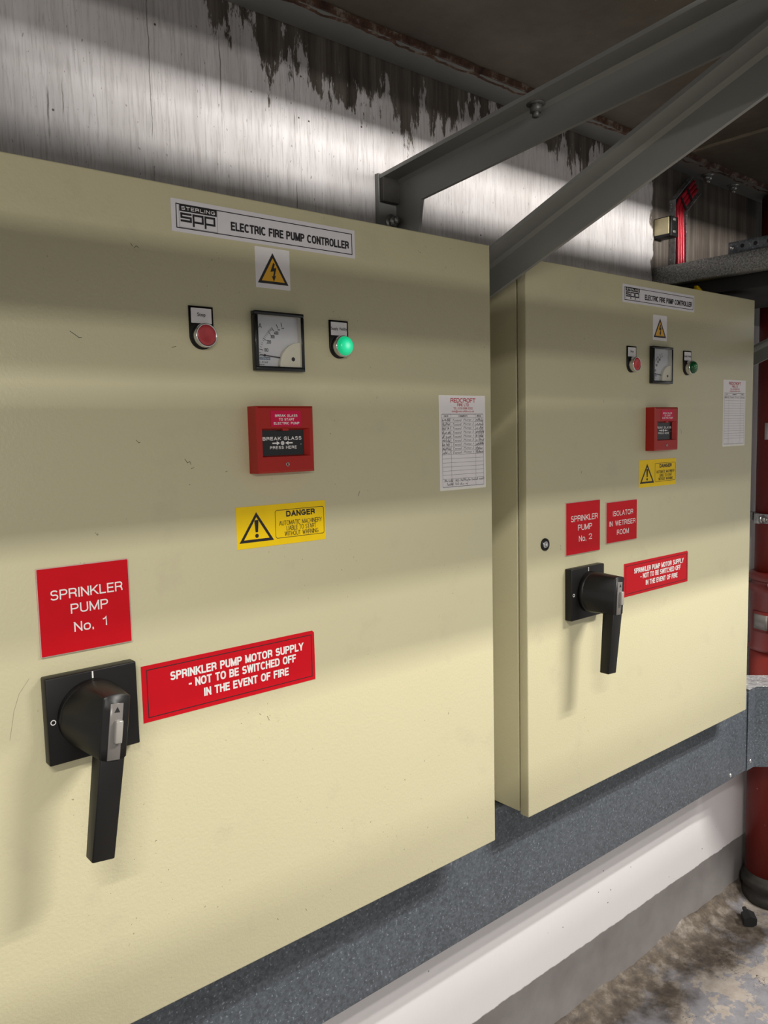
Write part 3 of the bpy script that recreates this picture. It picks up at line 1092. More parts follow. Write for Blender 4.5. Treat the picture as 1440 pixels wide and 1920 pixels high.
def push_button(root, name, label, xc, zb, legend, yf, cap, lit=None):
    """22 mm actuator under its legend plate; xc, zb: centre of the actuator"""
    hw = 0.0205
    b = MB()
    top = zb + 0.0455
    pts = [(xc - hw, top), (xc - hw, zb)]
    pts += [(xc + hw * math.cos(math.radians(a)), zb + hw * math.sin(math.radians(a))) for a in range(190, 360, 10)]
    pts += [(xc + hw, zb), (xc + hw, top)]
    b.prism(pts, 'y', yf - 0.0025, yf, 'black')
    p = b.build(name, root, True, label)
    b = MB()
    b.prism(rrect(xc - hw + 0.003, xc + hw - 0.003, zb + 0.0195, top - 0.003, 0.0008), 'y', yf - 0.0029, yf - 0.0024, 'white_label')
    if len(legend) < 6:
        b.text(legend, xc - 0.007, xc + 0.007, zb + 0.032, 0.0075, yf - 0.0032, 'black_ink', 0.008)
    else:
        b.text('Supply', xc - 0.0172, xc - 0.0022, zb + 0.0305, 0.0068, yf - 0.0032, 'black_ink', 0.008)
        b.text('Healthy', xc + 0.0010, xc + 0.0172, zb + 0.0305, 0.0068, yf - 0.0032, 'black_ink', 0.008)
    b.build('legend_plate', p, False)
    b = MB()
    b.lathe((xc, yf - 0.002, zb), (0, -1, 0), [(0.0165, 0), (0.0185, 0.001), (0.0185, 0.015), (0.0178, 0.0165), (0.0162, 0.0168), (0.0160, 0.012), (0, 0.012)], 'chrome')
    b.build('bezel_ring', p, True, 'chrome ring')
    b = MB()
    if lit is None:
        b.lathe((xc, yf - 0.013, zb), (0, -1, 0), [(0.0158, 0), (0.0158, 0.0045), (0.0148, 0.0058), (0.010, 0.0050), (0.004, 0.0040), (0, 0.0038)], cap)
        b.build('cap', p, True, 'red push cap')
    else:
        b.lathe((xc, yf - 0.013, zb), (0, -1, 0), [(0.0158, 0), (0.0160, 0.006), (0.0155, 0.010), (0.0135, 0.0128), (0.009, 0.0142), (0, 0.0146)], cap)
        for a in range(0, 360, 12):
            r = math.radians(a)
            c = Vector((xc + 0.0158 * math.cos(r), yf - 0.0135, zb + 0.0158 * math.sin(r)))
            b.cyl(c, c + Vector((0, -0.008, 0)), 0.0007, cap, seg=6)
        ln = b.build('lens', p, True, 'green lens', (xc, yf - 0.02, zb))
        b = MB()
        if lit != 'bright':
            for u, v in ((-0.004, -0.003), (0.003, -0.001), (-0.006, 0.002), (0.001, 0.004)):
                b.lathe((xc + u, yf - 0.0268, zb + v), (0, -1, 0), [(0.0016, 0), (0, 0.001)], 'lens_spark', 10)
            b.build('glow', p)
    return p


def ammeter(root, x0, z0, yf):
    s = 0.096
    x1, z1 = x0 + s, z0 + s
    yo = yf - 0.0125
    b = MB()
    t = 0.0062
    for (a0, a1, c0, c1) in ((x0, x1, z0, z0 + t + 0.001), (x0, x1, z1 - t, z1), (x0, x0 + t, z0 + t, z1 - t), (x1 - t, x1, z0 + t, z1 - t)):
        b.box(a0, a1, yo, yf, c0, c1, 'black_gloss', 0.0008, 1)
    p = b.build('ammeter', root, True, 'square black framed moving needle ammeter')
    yd = yf - 0.0006
    b = MB()
    b.rect(x0 + t, x1 - t, z0 + t, z1 - t, yd, 'dial')
    # inner side walls of the housing
    for pts in ([(x1 - t - 0.0001, yd, z0 + t), (x1 - t - 0.0001, yo + 0.001, z0 + t), (x1 - t - 0.0001, yo + 0.001, z1 - t), (x1 - t - 0.0001, yd, z1 - t)],
                [(x0 + t, yd, z1 - t - 0.0001), (x1 - t, yd, z1 - t - 0.0001), (x1 - t, yo + 0.001, z1 - t - 0.0001), (x0 + t, yo + 0.001, z1 - t - 0.0001)]):
        f = b.bm.faces.new([b.bm.verts.new(q) for q in pts])
        f.material_index = b.mi('dial_wall')
    px, pz = x1 - 0.0215, z0 + 0.0205
    y = yd - 0.0003
    tick = {166: 1, 148: 1, 134: 1, 125: 1, 115: 1, 106: 1}
    minor = [176, 171, 162, 158, 155, 151, 145, 142, 139, 136.5, 132, 130, 128.5, 127]
    R = 0.0625
    for a in tick:
        r = math.radians(a)
        b.stroke([(px + R * math.cos(r), pz + R * math.sin(r)), (px + (R - 0.0065) * math.cos(r), pz + (R - 0.0065) * math.sin(r))], 0.0010, y, 'black_ink')
    for a in minor:
        r = math.radians(a)
        b.stroke([(px + R * math.cos(r), pz + R * math.sin(r)), (px + (R - 0.0038) * math.cos(r), pz + (R - 0.0038) * math.sin(r))], 0.0005, y, 'black_ink')
    for a, s_, w_ in ((164, '100', 0.0085), (147.5, '200', 0.0085), (134.5, '300', 0.0085), (123, '400', 0.0085), (114.5, '800', 0.004), (105.5, '2400', 0.0052)):
        r = math.radians(a)
        cx, cz = px + (R - 0.0125) * math.cos(r), pz + (R - 0.0115) * math.sin(r)
        if w_ < 0.008:
            cx, cz = px + (R - 0.0095) * math.cos(r), pz + (R - 0.0095) * math.sin(r)
        b.caps(s_, cx - w_ / 2, cx + w_ / 2, cz, 0.0058 if w_ > 0.008 else 0.0024, y, 'black_ink', 0.13)
    b.caps('A', x0 + 0.0135, x0 + 0.0195, z0 + 0.0735, 0.0075, y, 'black_ink', 0.13)
    b.rect(x0 + 0.0135, x0 + 0.034, z0 + 0.0185, z0 + 0.0228, y, 'blue_label')
    b.caps('STERLING', x0 + 0.015, x0 + 0.0325, z0 + 0.0206, 0.0024, y - 0.0002, 'white_ink', 0.16)
    b.caps('C I . S V A D', x0 + 0.0105, x0 + 0.029, z0 + 0.0145, 0.0028, y, 'black_ink', 0.18)
    b.caps('400/1A', x0 + 0.012, x0 + 0.022, z0 + 0.0105, 0.0022, y, 'black_ink', 0.18)
    b.build('dial', p, False, 'white scale marked in amperes')
    b = MB()
    a = math.radians(174.5)
    yn = yd - 0.003
    e = (px + 0.062 * math.cos(a), pz + 0.062 * math.sin(a))
    b.prism([(px, pz - 0.001), (px, pz + 0.001), (e[0], e[1] + 0.0006), (e[0], e[1] - 0.0006)], 'y', yn - 0.0006, yn, 'black_ink')
    m = (px + 0.053 * math.cos(a), pz + 0.053 * math.sin(a))
    b.prism([(m[0] - 0.003, m[1]), (m[0], m[1] + 0.0022), (m[0] + 0.003, m[1]), (m[0], m[1] - 0.0022)], 'y', yn - 0.0008, yn, 'black_ink')
    b.build('needle', p, False)
    b = MB()
    cx, cz = x1 - t - 0.0004, z0 + t + 0.0012
    r0 = 0.041
    arc = [(cx, cz), ] + [(cx + r0 * math.cos(math.radians(q)) * (1.0 if q > 95 else 1), cz + r0 * math.sin(math.radians(q))) for q in range(90, 181, 6)]
    b.prism(arc, 'y', yf - 0.0085, yd, 'ivory', 0.0005)
    b.disc(px, pz, 0.0035, yf - 0.0087, 'black_ink')
    b.build('needle_cover', p, True, 'ivory quarter round cover with black screw')
    b = MB()
    b.rect(x0 + t - 0.0005, x1 - t + 0.0005, z0 + t, z1 - t + 0.0005, yo + 0.0012, 'glass')
    b.build('cover_glass', p, False)
    return p


def call_point(root, x0, x1, z0, z1, yf):
    b = MB()
    D = 0.029
    y1 = yf - D
    # window opening in the face
    wx0, wx1, wz0, wz1 = x0 + 0.0085, x1 - 0.0095, z0 + 0.0265, z1 - 0.0365
    ix0, ix1, iz0, iz1 = wx0 + 0.004, wx1 - 0.006, wz0 + 0.002, wz1 - 0.003
    yi = y1 + 0.010
    ch = 0.0035
    loops = [
        [(x0, yf, z0), (x1, yf, z0), (x1, yf, z1), (x0, yf, z1)],
        [(x0, y1 + ch, z0), (x1, y1 + ch, z0), (x1, y1 + ch, z1), (x0, y1 + ch, z1)],
        [(x0 + ch, y1, z0 + ch), (x1 - ch, y1, z0 + ch), (x1 - ch, y1, z1 - ch), (x0 + ch, y1, z1 - ch)],
        [(wx0, y1, wz0), (wx1, y1, wz0), (wx1, y1, wz1), (wx0, y1, wz1)],
        [(ix0, yi, iz0), (ix1, yi, iz0), (ix1, yi, iz1), (ix0, yi, iz1)],
    ]
    vs = [[b.bm.verts.new(p) for p in l] for l in loops]
    mi = b.mi('cp_red')
    for a, c in zip(vs, vs[1:]):
        for i in range(4):
            j = (i + 1) % 4
            f = b.bm.faces.new((a[i], a[j], c[j], c[i]))
            f.material_index = mi
    bmesh.ops.recalc_face_normals(b.bm, faces=b.bm.faces)
    xm = (x0 + x1) / 2
    b.box(xm - 0.008, xm + 0.004, y1 - 0.001, y1 + 0.006, wz1 - 0.004, wz1 + 0.001, 'cp_red', 0.0012)
    p = b.build('call_point', root, True, 'red break glass call point')
    b = MB()
    b.rect(ix0, ix1, iz0, iz1, yi, 'black_gloss')
    W = ix1 - ix0
    zz = iz1
    y = yi - 0.0003
    b.caps('BREAK GLASS', ix0 + 0.03 * W, ix1 - 0.055 * W, zz - 0.0135, 0.0058, y, 'white_ink', 0.19, 0.34)
    b.caps('PRESS HERE', ix0 + 0.19 * W, ix1 - 0.18 * W, zz - 0.0285, 0.0048, y, 'white_ink', 0.19, 0.34)
    cx, cz = ix0 + 0.49 * W, zz - 0.0212
    b.disc(cx, cz, 0.0034, y, 'white_ink')
    b.ring(cx, cz, 0.0014, 0.0004, y - 0.0002, 'grey_ink', 16)
    for s in (-1, 1):
        b.flat([(cx + s * 0.005, cz), (cx + s * 0.0115, cz + 0.0032), (cx + s * 0.0115, cz - 0.0032)], y, 'white_ink')
        b.rect(min(cx + s * 0.0115, cx + s * 0.020), max(cx + s * 0.0115, cx + s * 0.020), cz - 0.0011, cz + 0.0011, y, 'white_ink')
    b.disc(ix1 - 0.006, zz - 0.0238, 0.0007, y, 'white_ink', 10)
    b.build('glass_panel', p, False, 'black panel reading break glass press here')
    b = MB()
    lx0, lx1, lz0, lz1 = x0 + 0.0255, x0 + 0.0845, z1 - 0.0335, z1 - 0.0075
    b.prism(rrect(lx0, lx1, lz0, lz1, 0.0008), 'y', y1 - 0.0006, y1, 'cp_label')
    y = y1 - 0.0009
    for i, (s, u0, u1) in enumerate((('BREAK GLASS', 0.14, 0.88), ('TO START', 0.26, 0.77), ('ELECTRIC PUMP', 0.09, 0.94))):
        b.caps(s, lx0 + u0 * 0.059, lx0 + u1 * 0.059, lz1 - 0.0083 - i * 0.0062, 0.0042, y, 'white_ink', 0.19, 0.34)
    b.build('instruction_label', p, False, 'crimson label with white capitals')
    b = MB()
    b.lathe((xm, y1 + 0.0005, z0 + 0.0135), (0, -1, 0), [(0.0034, 0), (0.0034, 0.0012), (0.0022, 0.0013), (0.0020, 0.0004), (0, 0.0004)], 'zinc', 20)
    b.rect(xm - 0.0005, xm + 0.0005, z0 + 0.0118, z0 + 0.0152, y1 - 0.0004, 'black_ink')
    b.build('key_lock', p, True)
    return p


def danger_label(root, x0, x1, z0, z1, yf):
    W, H = x1 - x0, z1 - z0
    U = lambda u: x0 + u * W
    V = lambda v: z1 - v * H
    b = MB()
    b.prism(rrect(x0, x1, z0, z1, 0.001), 'y', yf - 0.0006, yf, 'yellow')
    p = b.build('danger_label', root, False, 'yellow danger label with a black warning triangle')
    y = yf - 0.0009
    b = MB()
    tri_frame(b, (U(0.022), V(0.86)), (U(0.395), V(0.86)), (U(0.21), V(0.145)), 0.0046, y, 'black_ink')
    cx = U(0.21)
    b.flat([(cx - 0.0024, V(0.63)), (cx + 0.0024, V(0.63)), (cx + 0.0039, V(0.36)), (cx + 0.0028, V(0.335)), (cx - 0.0028, V(0.335)), (cx - 0.0039, V(0.36))], y, 'black_ink')
    b.disc(cx, V(0.715), 0.0034, y, 'black_ink')
    b.build('warning_triangle', p, False)
    b = MB()
    o = rrect(U(0.415), U(0.983), V(0.84), V(0.145), 0.004)
    i_ = rrect(U(0.415) + 0.0009, U(0.983) - 0.0009, V(0.84) + 0.0009, V(0.145) - 0.0009, 0.0033)
    n = len(o)
    for k in range(n):
        b.flat([o[k], o[(k + 1) % n], i_[(k + 1) % n], i_[k]], y, 'black_ink')
    b.caps('DANGER', U(0.54), U(0.875), V(0.255), 0.0100, y, 'black_ink', 0.235, 0.34)
    for s, u0, u1, v in (('AUTOMATIC MACHINERY', 0.458, 0.955, 0.475), ('LIABLE TO START', 0.54, 0.885, 0.61), ('WITHOUT WARNING', 0.515, 0.91, 0.745)):
        b.caps(s, U(u0), U(u1), V(v), 0.0078, y, 'black_ink', 0.105, 0.22)
    b.build('lettering', p, False)
    return p


def engraved_sign(root, name, label, x0, x1, z0, z1, yf, lines, th=0.004):
    W, H = x1 - x0, z1 - z0
    b = MB()
    b.prism(rrect(x0, x1, z0, z1, 0.0008), 'y', yf - th + 0.0008, yf, 'sign_edge')
    b.prism(rrect(x0 + 0.0011, x1 - 0.0011, z0 + 0.0011, z1 - 0.0011, 0.0008), 'y', yf - th, yf - th + 0.0008, 'red_sign')
    p = b.build(name, root, False, label)
    b = MB()
    for s, u0, u1, v, h in lines:
        b.caps(s, x0 + u0 * W, x0 + u1 * W, z1 - v * H, h * H, yf - th - 0.0003, 'white_ink', 0.135, 0.25)
    b.build('lettering', p, False)
    return p


def supply_label(root, x0, x1, z0, z1, yf):
    W, H = x1 - x0, z1 - z0
    b = MB()
    c = 0.004
    b.prism([(x0, z0), (x1, z0), (x1, z1 - c), (x1 - c, z1), (x0, z1)], 'y', yf - 0.0006, yf, 'red_sticker')
    p = b.build('supply_label', root, False, 'long red sticker with three lines of white capitals')
    y = yf - 0.0009
    b = MB()
    b.frame(x0 + 0.008, x1 - 0.006, z0 + 0.0065, z1 - 0.0065, 0.0013, y, 'black_ink')
    b.build('border', p, False)
    b = MB()
    for s, u0, u1, v in (('SPRINKLER PUMP MOTOR SUPPLY', 0.145, 0.925, 0.275), ('- NOT TO BE SWITCHED OFF', 0.24, 0.875, 0.475), ('IN THE EVENT OF FIRE', 0.32, 0.825, 0.705)):
        b.caps(s, x0 + u0 * W, x0 + u1 * W, z1 - v * H, 0.0137, y, 'white_ink', 0.20, 0.34)
    b.build('lettering', p, False)
    return p


def scribble(b, x0, x1, zc_, h, y, rnd, t=0.0006):
    """a few joined pen strokes, like hasty handwriting"""
    x = x0
    pts = []
    while x < x1:
        wl = rnd.uniform(0.002, 0.004)
        up = rnd.uniform(0.25, 1.0) * h
        pts += [(x, zc_ - h * 0.35 + rnd.uniform(-.1, .1) * h), (x + wl * 0.55, zc_ - h * 0.35 + up)]
        if rnd.random() < 0.3:
            pts += [(x + wl * 0.2, zc_ - h * 0.35 + up * 0.7), (x + wl * 0.5, zc_ - h * 0.2)]
        x += wl
        if rnd.random() < 0.16 and len(pts) > 2:
            b.stroke(pts, t, y, 'pen')
            pts = []
            x += 0.002
    if len(pts) > 1:
        b.stroke(pts, t, y, 'pen')


def log_sheet(root, x0, x1, z0, z1, yf, entries, rows, last, seed, label):
    rnd = random.Random(seed)
    W, H = x1 - x0, z1 - z0
    U = lambda u: x0 + u * W
    V = lambda v: z1 - v * H
    b = MB()
    b.prism(rrect(x0, x1, z0, z1, 0.0015), 'y', yf - 0.0005, yf, 'paper_edge')
    b.rect(x0 + 0.0018, x1 - 0.0018, z0 + 0.005, z1 - 0.0015, yf - 0.0006, 'paper')
    p = b.build('service_record_sheet', root, False, label)
    y = yf - 0.0009
    b = MB()
    b.caps('REDCROFT', U(0.24), U(0.78), V(0.053), 0.0088, y, 'red_ink', 0.17)
    b.caps('FIRE LTD', U(0.385), U(0.635), V(0.100), 0.0058, y, 'red_ink', 0.16)
    b.caps('TEL: 029 8368 0202', U(0.30), U(0.72), V(0.136), 0.0045, y, 'red_ink', 0.12)
    b.text('info@redcroftfire.co.uk', U(0.27), U(0.75), V(0.170), 0.0050, y, 'red_ink', 0.004)
    b.build('heading', p, False, 'red printed heading')
    b = MB()
    ta, tb = 0.198, 0.965
    rh = 0.0415
    tl = 0.0005
    for u in (0.055, 0.245, 0.775, 0.95):
        b.rect(U(u) - tl / 2, U(u) + tl / 2, V(tb), V(ta), y, 'grey_ink')
    n = rows
    for k in range(n + 1):
        v = ta + 0.04 + (tb - 0.085 - ta - 0.04) * k / n
        b.rect(U(0.055), U(0.95), V(v) - tl / 2, V(v) + tl / 2, y, 'grey_ink')
    for v in (ta, tb):
        b.rect(U(0.055), U(0.95), V(v) - tl, V(v) + tl, y, 'grey_ink')
    b.caps('DATE', U(0.10), U(0.19), V(ta + 0.02), 0.0034, y, 'black_ink', 0.16)
    b.caps('COMMENTS', U(0.40), U(0.60), V(ta + 0.02), 0.0034, y, 'black_ink', 0.16)
    b.caps('INITIAL', U(0.81), U(0.91), V(ta + 0.02), 0.0034, y, 'black_ink', 0.16)
    b.build('ruled_table', p, False)
    dv = (tb - 0.085 - ta - 0.04) / n
    for k in range(entries):
        b = MB()
        zz = V(ta + 0.04 + dv * (k + 0.55))
        h = dv * H * 0.82
        scribble(b, U(0.06), U(0.235), zz, h, y - 0.0001, rnd)
        b.text('Tested', U(0.28), U(0.47), zz, h * 0.72, y - 0.0001, 'pen', -0.012, 0.3)
        b.text('Pump %d' % (1 + k % 2), U(0.51), U(0.74), zz, h * 0.8, y - 0.0001, 'pen', -0.012, 0.3)
        scribble(b, U(0.785), U(0.955), zz, h, y - 0.0001, rnd)
        b.build('handwritten_entry', p, False)
    if last:
        b = MB()
        for q, (a, c) in enumerate(((0.09, 0.96), (0.14, 0.60))):
            zz = V(0.90 + 0.038 * q)
            scribble(b, U(a), U(0.27), zz, 0.0062, y - 0.0001, rnd, 0.0005)
            scribble(b, U(0.32), U(c), zz, 0.0062, y - 0.0001, rnd, 0.0005)
        b.build('handwritten_entry', p, False)
    return p


def isolator(root, x0, z0, yf, tilt, shift):
    W, H = 0.1315, 0.1255
    cx, cz = x0 + 0.0662, z0 + 0.0635
    b = MB()
    b.box(x0, x0 + W, yf - 0.020, yf, z0, z0 + H, 'black', 0.0022)
    p = b.build('isolator_switch', root, True, 'black rotary isolator switch with a long pistol handle')
    b = MB()
    y = yf - 0.0204
    b.rect(cx - 0.0011, cx + 0.0011, z0 + H - 0.0115, z0 + H - 0.0015, y, 'white_ink')
    b.build('on_mark', p, False, 'white upright stroke')
    b = MB()
    b.ring(x0 + 0.0078, z0 + 0.0625, 0.0026, 0.0013, y, 'white_ink')
    b.build('off_mark', p, False, 'white ring mark')
    cx += shift
    # handle, hanging down, tipped a little to the left
    T = Matrix.Translation((cx, 0, cz)) @ Matrix.Rotation(math.radians(tilt), 4, 'Y') @ Matrix.Translation((-cx, 0, -cz))
    b = MB()
    b.cyl((cx, yf - 0.0195, cz), (cx, yf - 0.034, cz), 0.0495, "black", 0.0495, 56)
    R = 0.0495
    f1 = yf - 0.102
    t = bmesh.new()
    rings = []
    for yy, xw in ((yf - 0.033, R), (yf - 0.036, 0.0478), (yf - 0.1005, 0.0190), (f1, 0.0178)):
        rr = R - 0.0035 * max(0, (yf - 0.036 - yy) / 0.066)
        rings.append([t.verts.new((cx + max(-xw, min(xw, rr * math.cos(2 * math.pi * i / 72))), yy, cz + rr * math.sin(2 * math.pi * i / 72))) for i in range(72)])
    for a, c in zip(rings, rings[1:]):
        for i in range(72):
            t.faces.new((a[i], a[(i + 1) % 72], c[(i + 1) % 72], c[i]))
    t.faces.new(rings[-1])
    bmesh.ops.recalc_face_normals(t, faces=t.faces)
    b.merge(t, 'black', T)
    t = bmesh.new()
    bmesh.ops.create_cube(t, size=1.0)
    zt, zb_ = cz - 0.040, cz - 0.187
    for v in t.verts:
        top = v.co.z > 0
        front = v.co.y < 0
        yy = ((yf - 0.1019) if front else (yf - 0.0705)) if top else ((yf - 0.0945) if front else (yf - 0.0700))
        wx = 0.0172 if top else 0.0160
        v.co = Vector((cx + (wx if v.co.x > 0 else -wx), yy, zt if top else zb_))
    bmesh.ops.bevel(t, geom=list(t.edges), offset=0.0022, segments=2, affect='EDGES', profile=0.5)
    b.merge(t, 'black', T)
    h = b.build('handle', p)
    b = MB()
    b.box(cx - 0.0085, cx + 0.0095, f1 - 0.0012, f1 + 0.004, cz - 0.045, cz + 0.033, 'window_grey', 0.0006, 1, T)
    b.box(cx - 0.0020, cx + 0.0085, f1 - 0.0085, f1 + 0.002, cz - 0.021, cz + 0.011, 'window_light', 0.002, 2, T)
    t = bmesh.new()
    tv = [t.verts.new((cx + 0.001 + u, f1 - 0.0016, cz + 0.024 + v)) for u, v in ((-0.004, -0.003), (0.004, -0.003), (0, 0.0045))]
    t.faces.new(tv)
    b.merge(t, 'black_ink', T)
    b.build('lock_slide', p, True, 'grey inset with a clear locking tab')
    return p


def cabinet(d):
    x0, x1, z0, z1, yf = d['x0'], d['x1'], d['z0'], d['z1'], d['yf']
    root = thing('control_cabinet', d['label'], 'control cabinet', ((x0 + x1) / 2, WALL_Y, z0), 'fire pump controller cabinets')
    b = MB()
    b.box(x0 + 0.003, x1 - 0.003, yf + 0.0305, WALL_Y - 0.001, z0 + 0.004, z1 - 0.003, 'cream_plain', 0.003)
    b.build('body', root)
    b = MB()
    b.box(x0 + 0.012, x1 - 0.012, yf + 0.020, yf + 0.032, z0 + 0.012, z1 - 0.012, 'rubber')
    b.build('gasket', root, False, 'black rubber gasket')
    b = MB()
    b.box(x0, x1, yf, yf + 0.025, z0, z1, 'cream', 0.0028, 3)
    for (sx, sz, pts, mt) in d['scuffs']:
        b.stroke([(sx + u, sz + v) for u, v in pts], 0.0003 if len(pts) == 4 and sx < 0.4 else 0.0008, yf - 0.0002, mt)
    door = b.build('door', root)
    if d.get('lock'):
        lx, lz = d['lock']
        b = MB()
        b.lathe((lx, yf, lz), (0, -1, 0), [(0.0145, 0), (0.0145, 0.003), (0.0125, 0.0048), (0.0095, 0.0045), (0.0090, 0.001), (0, 0.001)], 'black', 28)
        b.lathe((lx, yf - 0.001, lz), (0, -1, 0), [(0.0088, 0), (0.0080, 0.0035), (0.0045, 0.0036), (0.004, 0.0015), (0, 0.0015)], 'chrome', 24)
        b.build('lock', door, True, 'black ringed key lock')
    title_plate(root, *d['title'], yf)
    voltage_label(root, *d['volt'], yf)
    push_button(root, 'stop_button', 'red push button under a stop legend', d['stop'][0], d['stop'][1], 'Stop', yf, d['stop_mat'])
    ammeter(root, d['amm'][0], d['amm'][1], yf)
    push_button(root, 'indicator_lamp', d['lamp_label'], d['lamp'][0], d['lamp'][1], 'Supply Healthy', yf, d['lamp_mat'], d['lamp_lit'])
    call_point(root, *d['cp'], yf)
    danger_label(root, *d['danger'], yf)
    sg = d['sign']
    engraved_sign(root, 'pump_number_sign', 'red engraved sign reading ' + d['num'], *sg, yf,
                  [('SPRINKLER', 0.13, 0.92, 0.315, 0.112), ('PUMP', 0.335, 0.745, 0.495, 0.112), ('No.', 0.36, 0.575, 0.71, 0.112), (d['n'], 0.67 if d['n'] == '1' else 0.65, 0.725 if d['n'] == '1' else 0.745, 0.695, 0.108)])
    if d.get('iso_sign'):
        engraved_sign(root, 'isolator_sign', 'red engraved sign reading isolator in wetriser room', *d['iso_sign'], yf,
                      [('ISOLATOR', 0.20, 0.86, 0.29, 0.125), ('IN', 0.085, 0.185, 0.53, 0.125), ('WETRISER', 0.275, 0.94, 0.53, 0.125), ('ROOM', 0.33, 0.72, 0.755, 0.125)])
    supply_label(root, *d['supply'], yf)
    isolator(root, d['iso'][0], d['iso'][1], yf, d['tilt'], d['shift'])
    log_sheet(root, *d['log'], yf, d['entries'], d['rows'], d['last'], d['seed'], 'white service record sheet with a red heading')
    return root


tick1 = [(0, 0), (0.006, -0.004), (0.012, -0.008), (0.016, -0.008)]
specks = [(0.508, -0.004, [(0, 0), (0.004, -0.004), (0.006, -0.003)], 'scuff'), (0.585, -0.035, [(0, 0), (0.004, -0.006), (0.008, -0.004), (0.01, -0.009)], 'scuff'),
          (0.595, -0.05, [(0, 0), (0.005, 0.001)], 'scuff'), (0.42, 0.15, tick1, 'green_scuff'), (0.572, 0.135, [(0, 0), (0.007, 0.002)], 'scuff'),
          (0.515, 0.282, [(0, 0), (0.003, -0.004)], 'scuff'), (0.52, 0.276, [(0, 0), (0.004, 0.003), (0.007, 0.001)], 'scuff'), (0.655, -0.058, [(0, 0), (0.003, 0.001)], 'scuff'),
          (0.59, -0.075, [(0, 0), (0.002, 0.0)], 'scuff'), (0.925, -0.115, [(0, 0), (0.004, 0.008)], 'scuff'), (0.72, -0.845, [(0, 0), (0.002, -0.003)], 'scuff'), (0.78, -0.852, [(0, 0), (0.002, -0.004)], 'scuff'),
          (1.265, 0.17, [(0, 0), (0.004, 0)], 'scuff'), (1.20, -0.82, [(0, 0), (0.001, -0.004)], 'scuff'), (0.70, -0.47, [(0, 0), (0.003, -0.002)], 'scuff'), (0.715, -0.478, [(0, 0), (0.004, -0.008)], 'scuff'),
          (0.335, -0.33, [(0, 0), (-0.014, -0.018), (-0.022, -0.04), (-0.03, -0.08)], 'scuff')]
cabinet(dict(
    x0=0.2147, x1=1.2867, z0=-0.904, z1=0.3775, yf=0.0, label='nearer cream control cabinet carrying the sprinkler pump no. 1 sign',
    scuffs=specks, title=(0.581, 0.9315, 0.3085, 0.3570), volt=(0.7245, 0.7913, 0.2395, 0.3047), stop=(0.6225, 0.1545), stop_mat='button_red',
    amm=(0.7125, 0.1045), lamp=(0.8895, 0.1515), lamp_mat='lens_lit', lamp_lit='bright', lamp_label='glowing green indicator lamp under a supply healthy legend',
    cp=(0.6995, 0.811, -0.0632, 0.0462), danger=(0.6706, 0.8492, -0.1868, -0.1174), sign=(0.3522, 0.4840, -0.3036, -0.1781), num='sprinkler pump no. 1', n='1',
    supply=(0.4963, 0.8171, -0.4350, -0.3464), iso=(0.3498, -0.4556), tilt=7.2, shift=-0.003, log=(1.1335, 1.2667, -0.1199, 0.0701), entries=9, rows=15, last=True, seed=3))
specks2 = [(1.548, -0.275, [(0, 0), (0.003, -0.004)], 'scuff'), (1.549, -0.283, [(0, 0), (0.002, -0.003)], 'scuff'), (2.082, -0.01, [(0, 0), (0.004, -0.012)], 'scuff'), (1.63, -0.11, [(0, 0), (0.003, 0.006)], 'scuff'),
           (1.72, 0.06, [(0, 0), (0.002, 0.008)], 'scuff'), (1.51, -0.28, [(0, 0), (0.002, 0)], 'scuff')]
cabinet(dict(
    x0=1.428, x1=2.500, z0=-0.9086, z1=0.374, yf=0.024, label='farther cream control cabinet carrying the sprinkler pump no. 2 sign',
    scuffs=specks2, title=(1.7982, 2.1423, 0.3100, 0.3545), volt=(1.9373, 2.0042, 0.2239, 0.2891), stop=(1.8380, 0.1570), stop_mat='button_red_clean',
    amm=(1.9225, 0.1110), lamp=(2.1085, 0.1575), lamp_mat='lens_dark', lamp_lit='dim', lamp_label='dark green indicator lamp under a supply healthy legend',
    cp=(1.9075, 2.0190, -0.0645, 0.0485), danger=(1.8778, 2.0587, -0.1601, -0.0885), sign=(1.5665, 1.7025, -0.3036, -0.1771), num='sprinkler pump no. 2', n='2',
    iso_sign=(1.7295, 1.8646, -0.2919, -0.1878), supply=(1.8121, 2.1282, -0.4411, -0.3535), iso=(1.5660, -0.4600), tilt=4.6, shift=0.006,
    log=(2.3147, 2.4506, -0.0650, 0.1305), entries=1, rows=17, last=False, seed=9, lock=(1.4905, -0.2677)))

# ------------------------------------------------------------------ galvanised trunking under the cabinets
tr = thing('cable_trunking', 'galvanised steel cable trunking running along the wall beneath both cream cabinets', 'cable trunking', (1.5, WALL_Y, -1.195))
TY = 0.11
b = MB()
b.box(-0.6, 2.688, TY, WALL_Y - 0.001, -1.193, -0.9105, 'galv', 0.002, 2)
b.build('straight_length', tr)
b = MB()
s2 = math.sqrt(0.5)
A = (2.696, TY)
B = (2.745, TY)
Cc = (B[0] + 0.42 * s2, B[1] - 0.42 * s2)
dp = 0.125
nb = math.tan(math.radians(22.5)) * dp
poly = [A, B, Cc, (Cc[0] + dp * s2, Cc[1] + dp * s2), (B[0] + nb, B[1] + dp), (A[0], A[1] + dp)]
b.prism(poly, 'z', -1.196, -0.9085, 'galv')
b.build('bend', tr, False)
b = MB()
lid = [(A[0], A[1] - 0.003), (B[0] + 0.002, B[1] - 0.003), (Cc[0] - 0.002, Cc[1] - 0.004), (Cc[0] + dp * s2, Cc[1] + dp * s2), (B[0] + nb, B[1] + dp), (A[0], A[1] + dp)]
b.prism(lid, 'z', -0.908, -0.9055, 'galv_light')
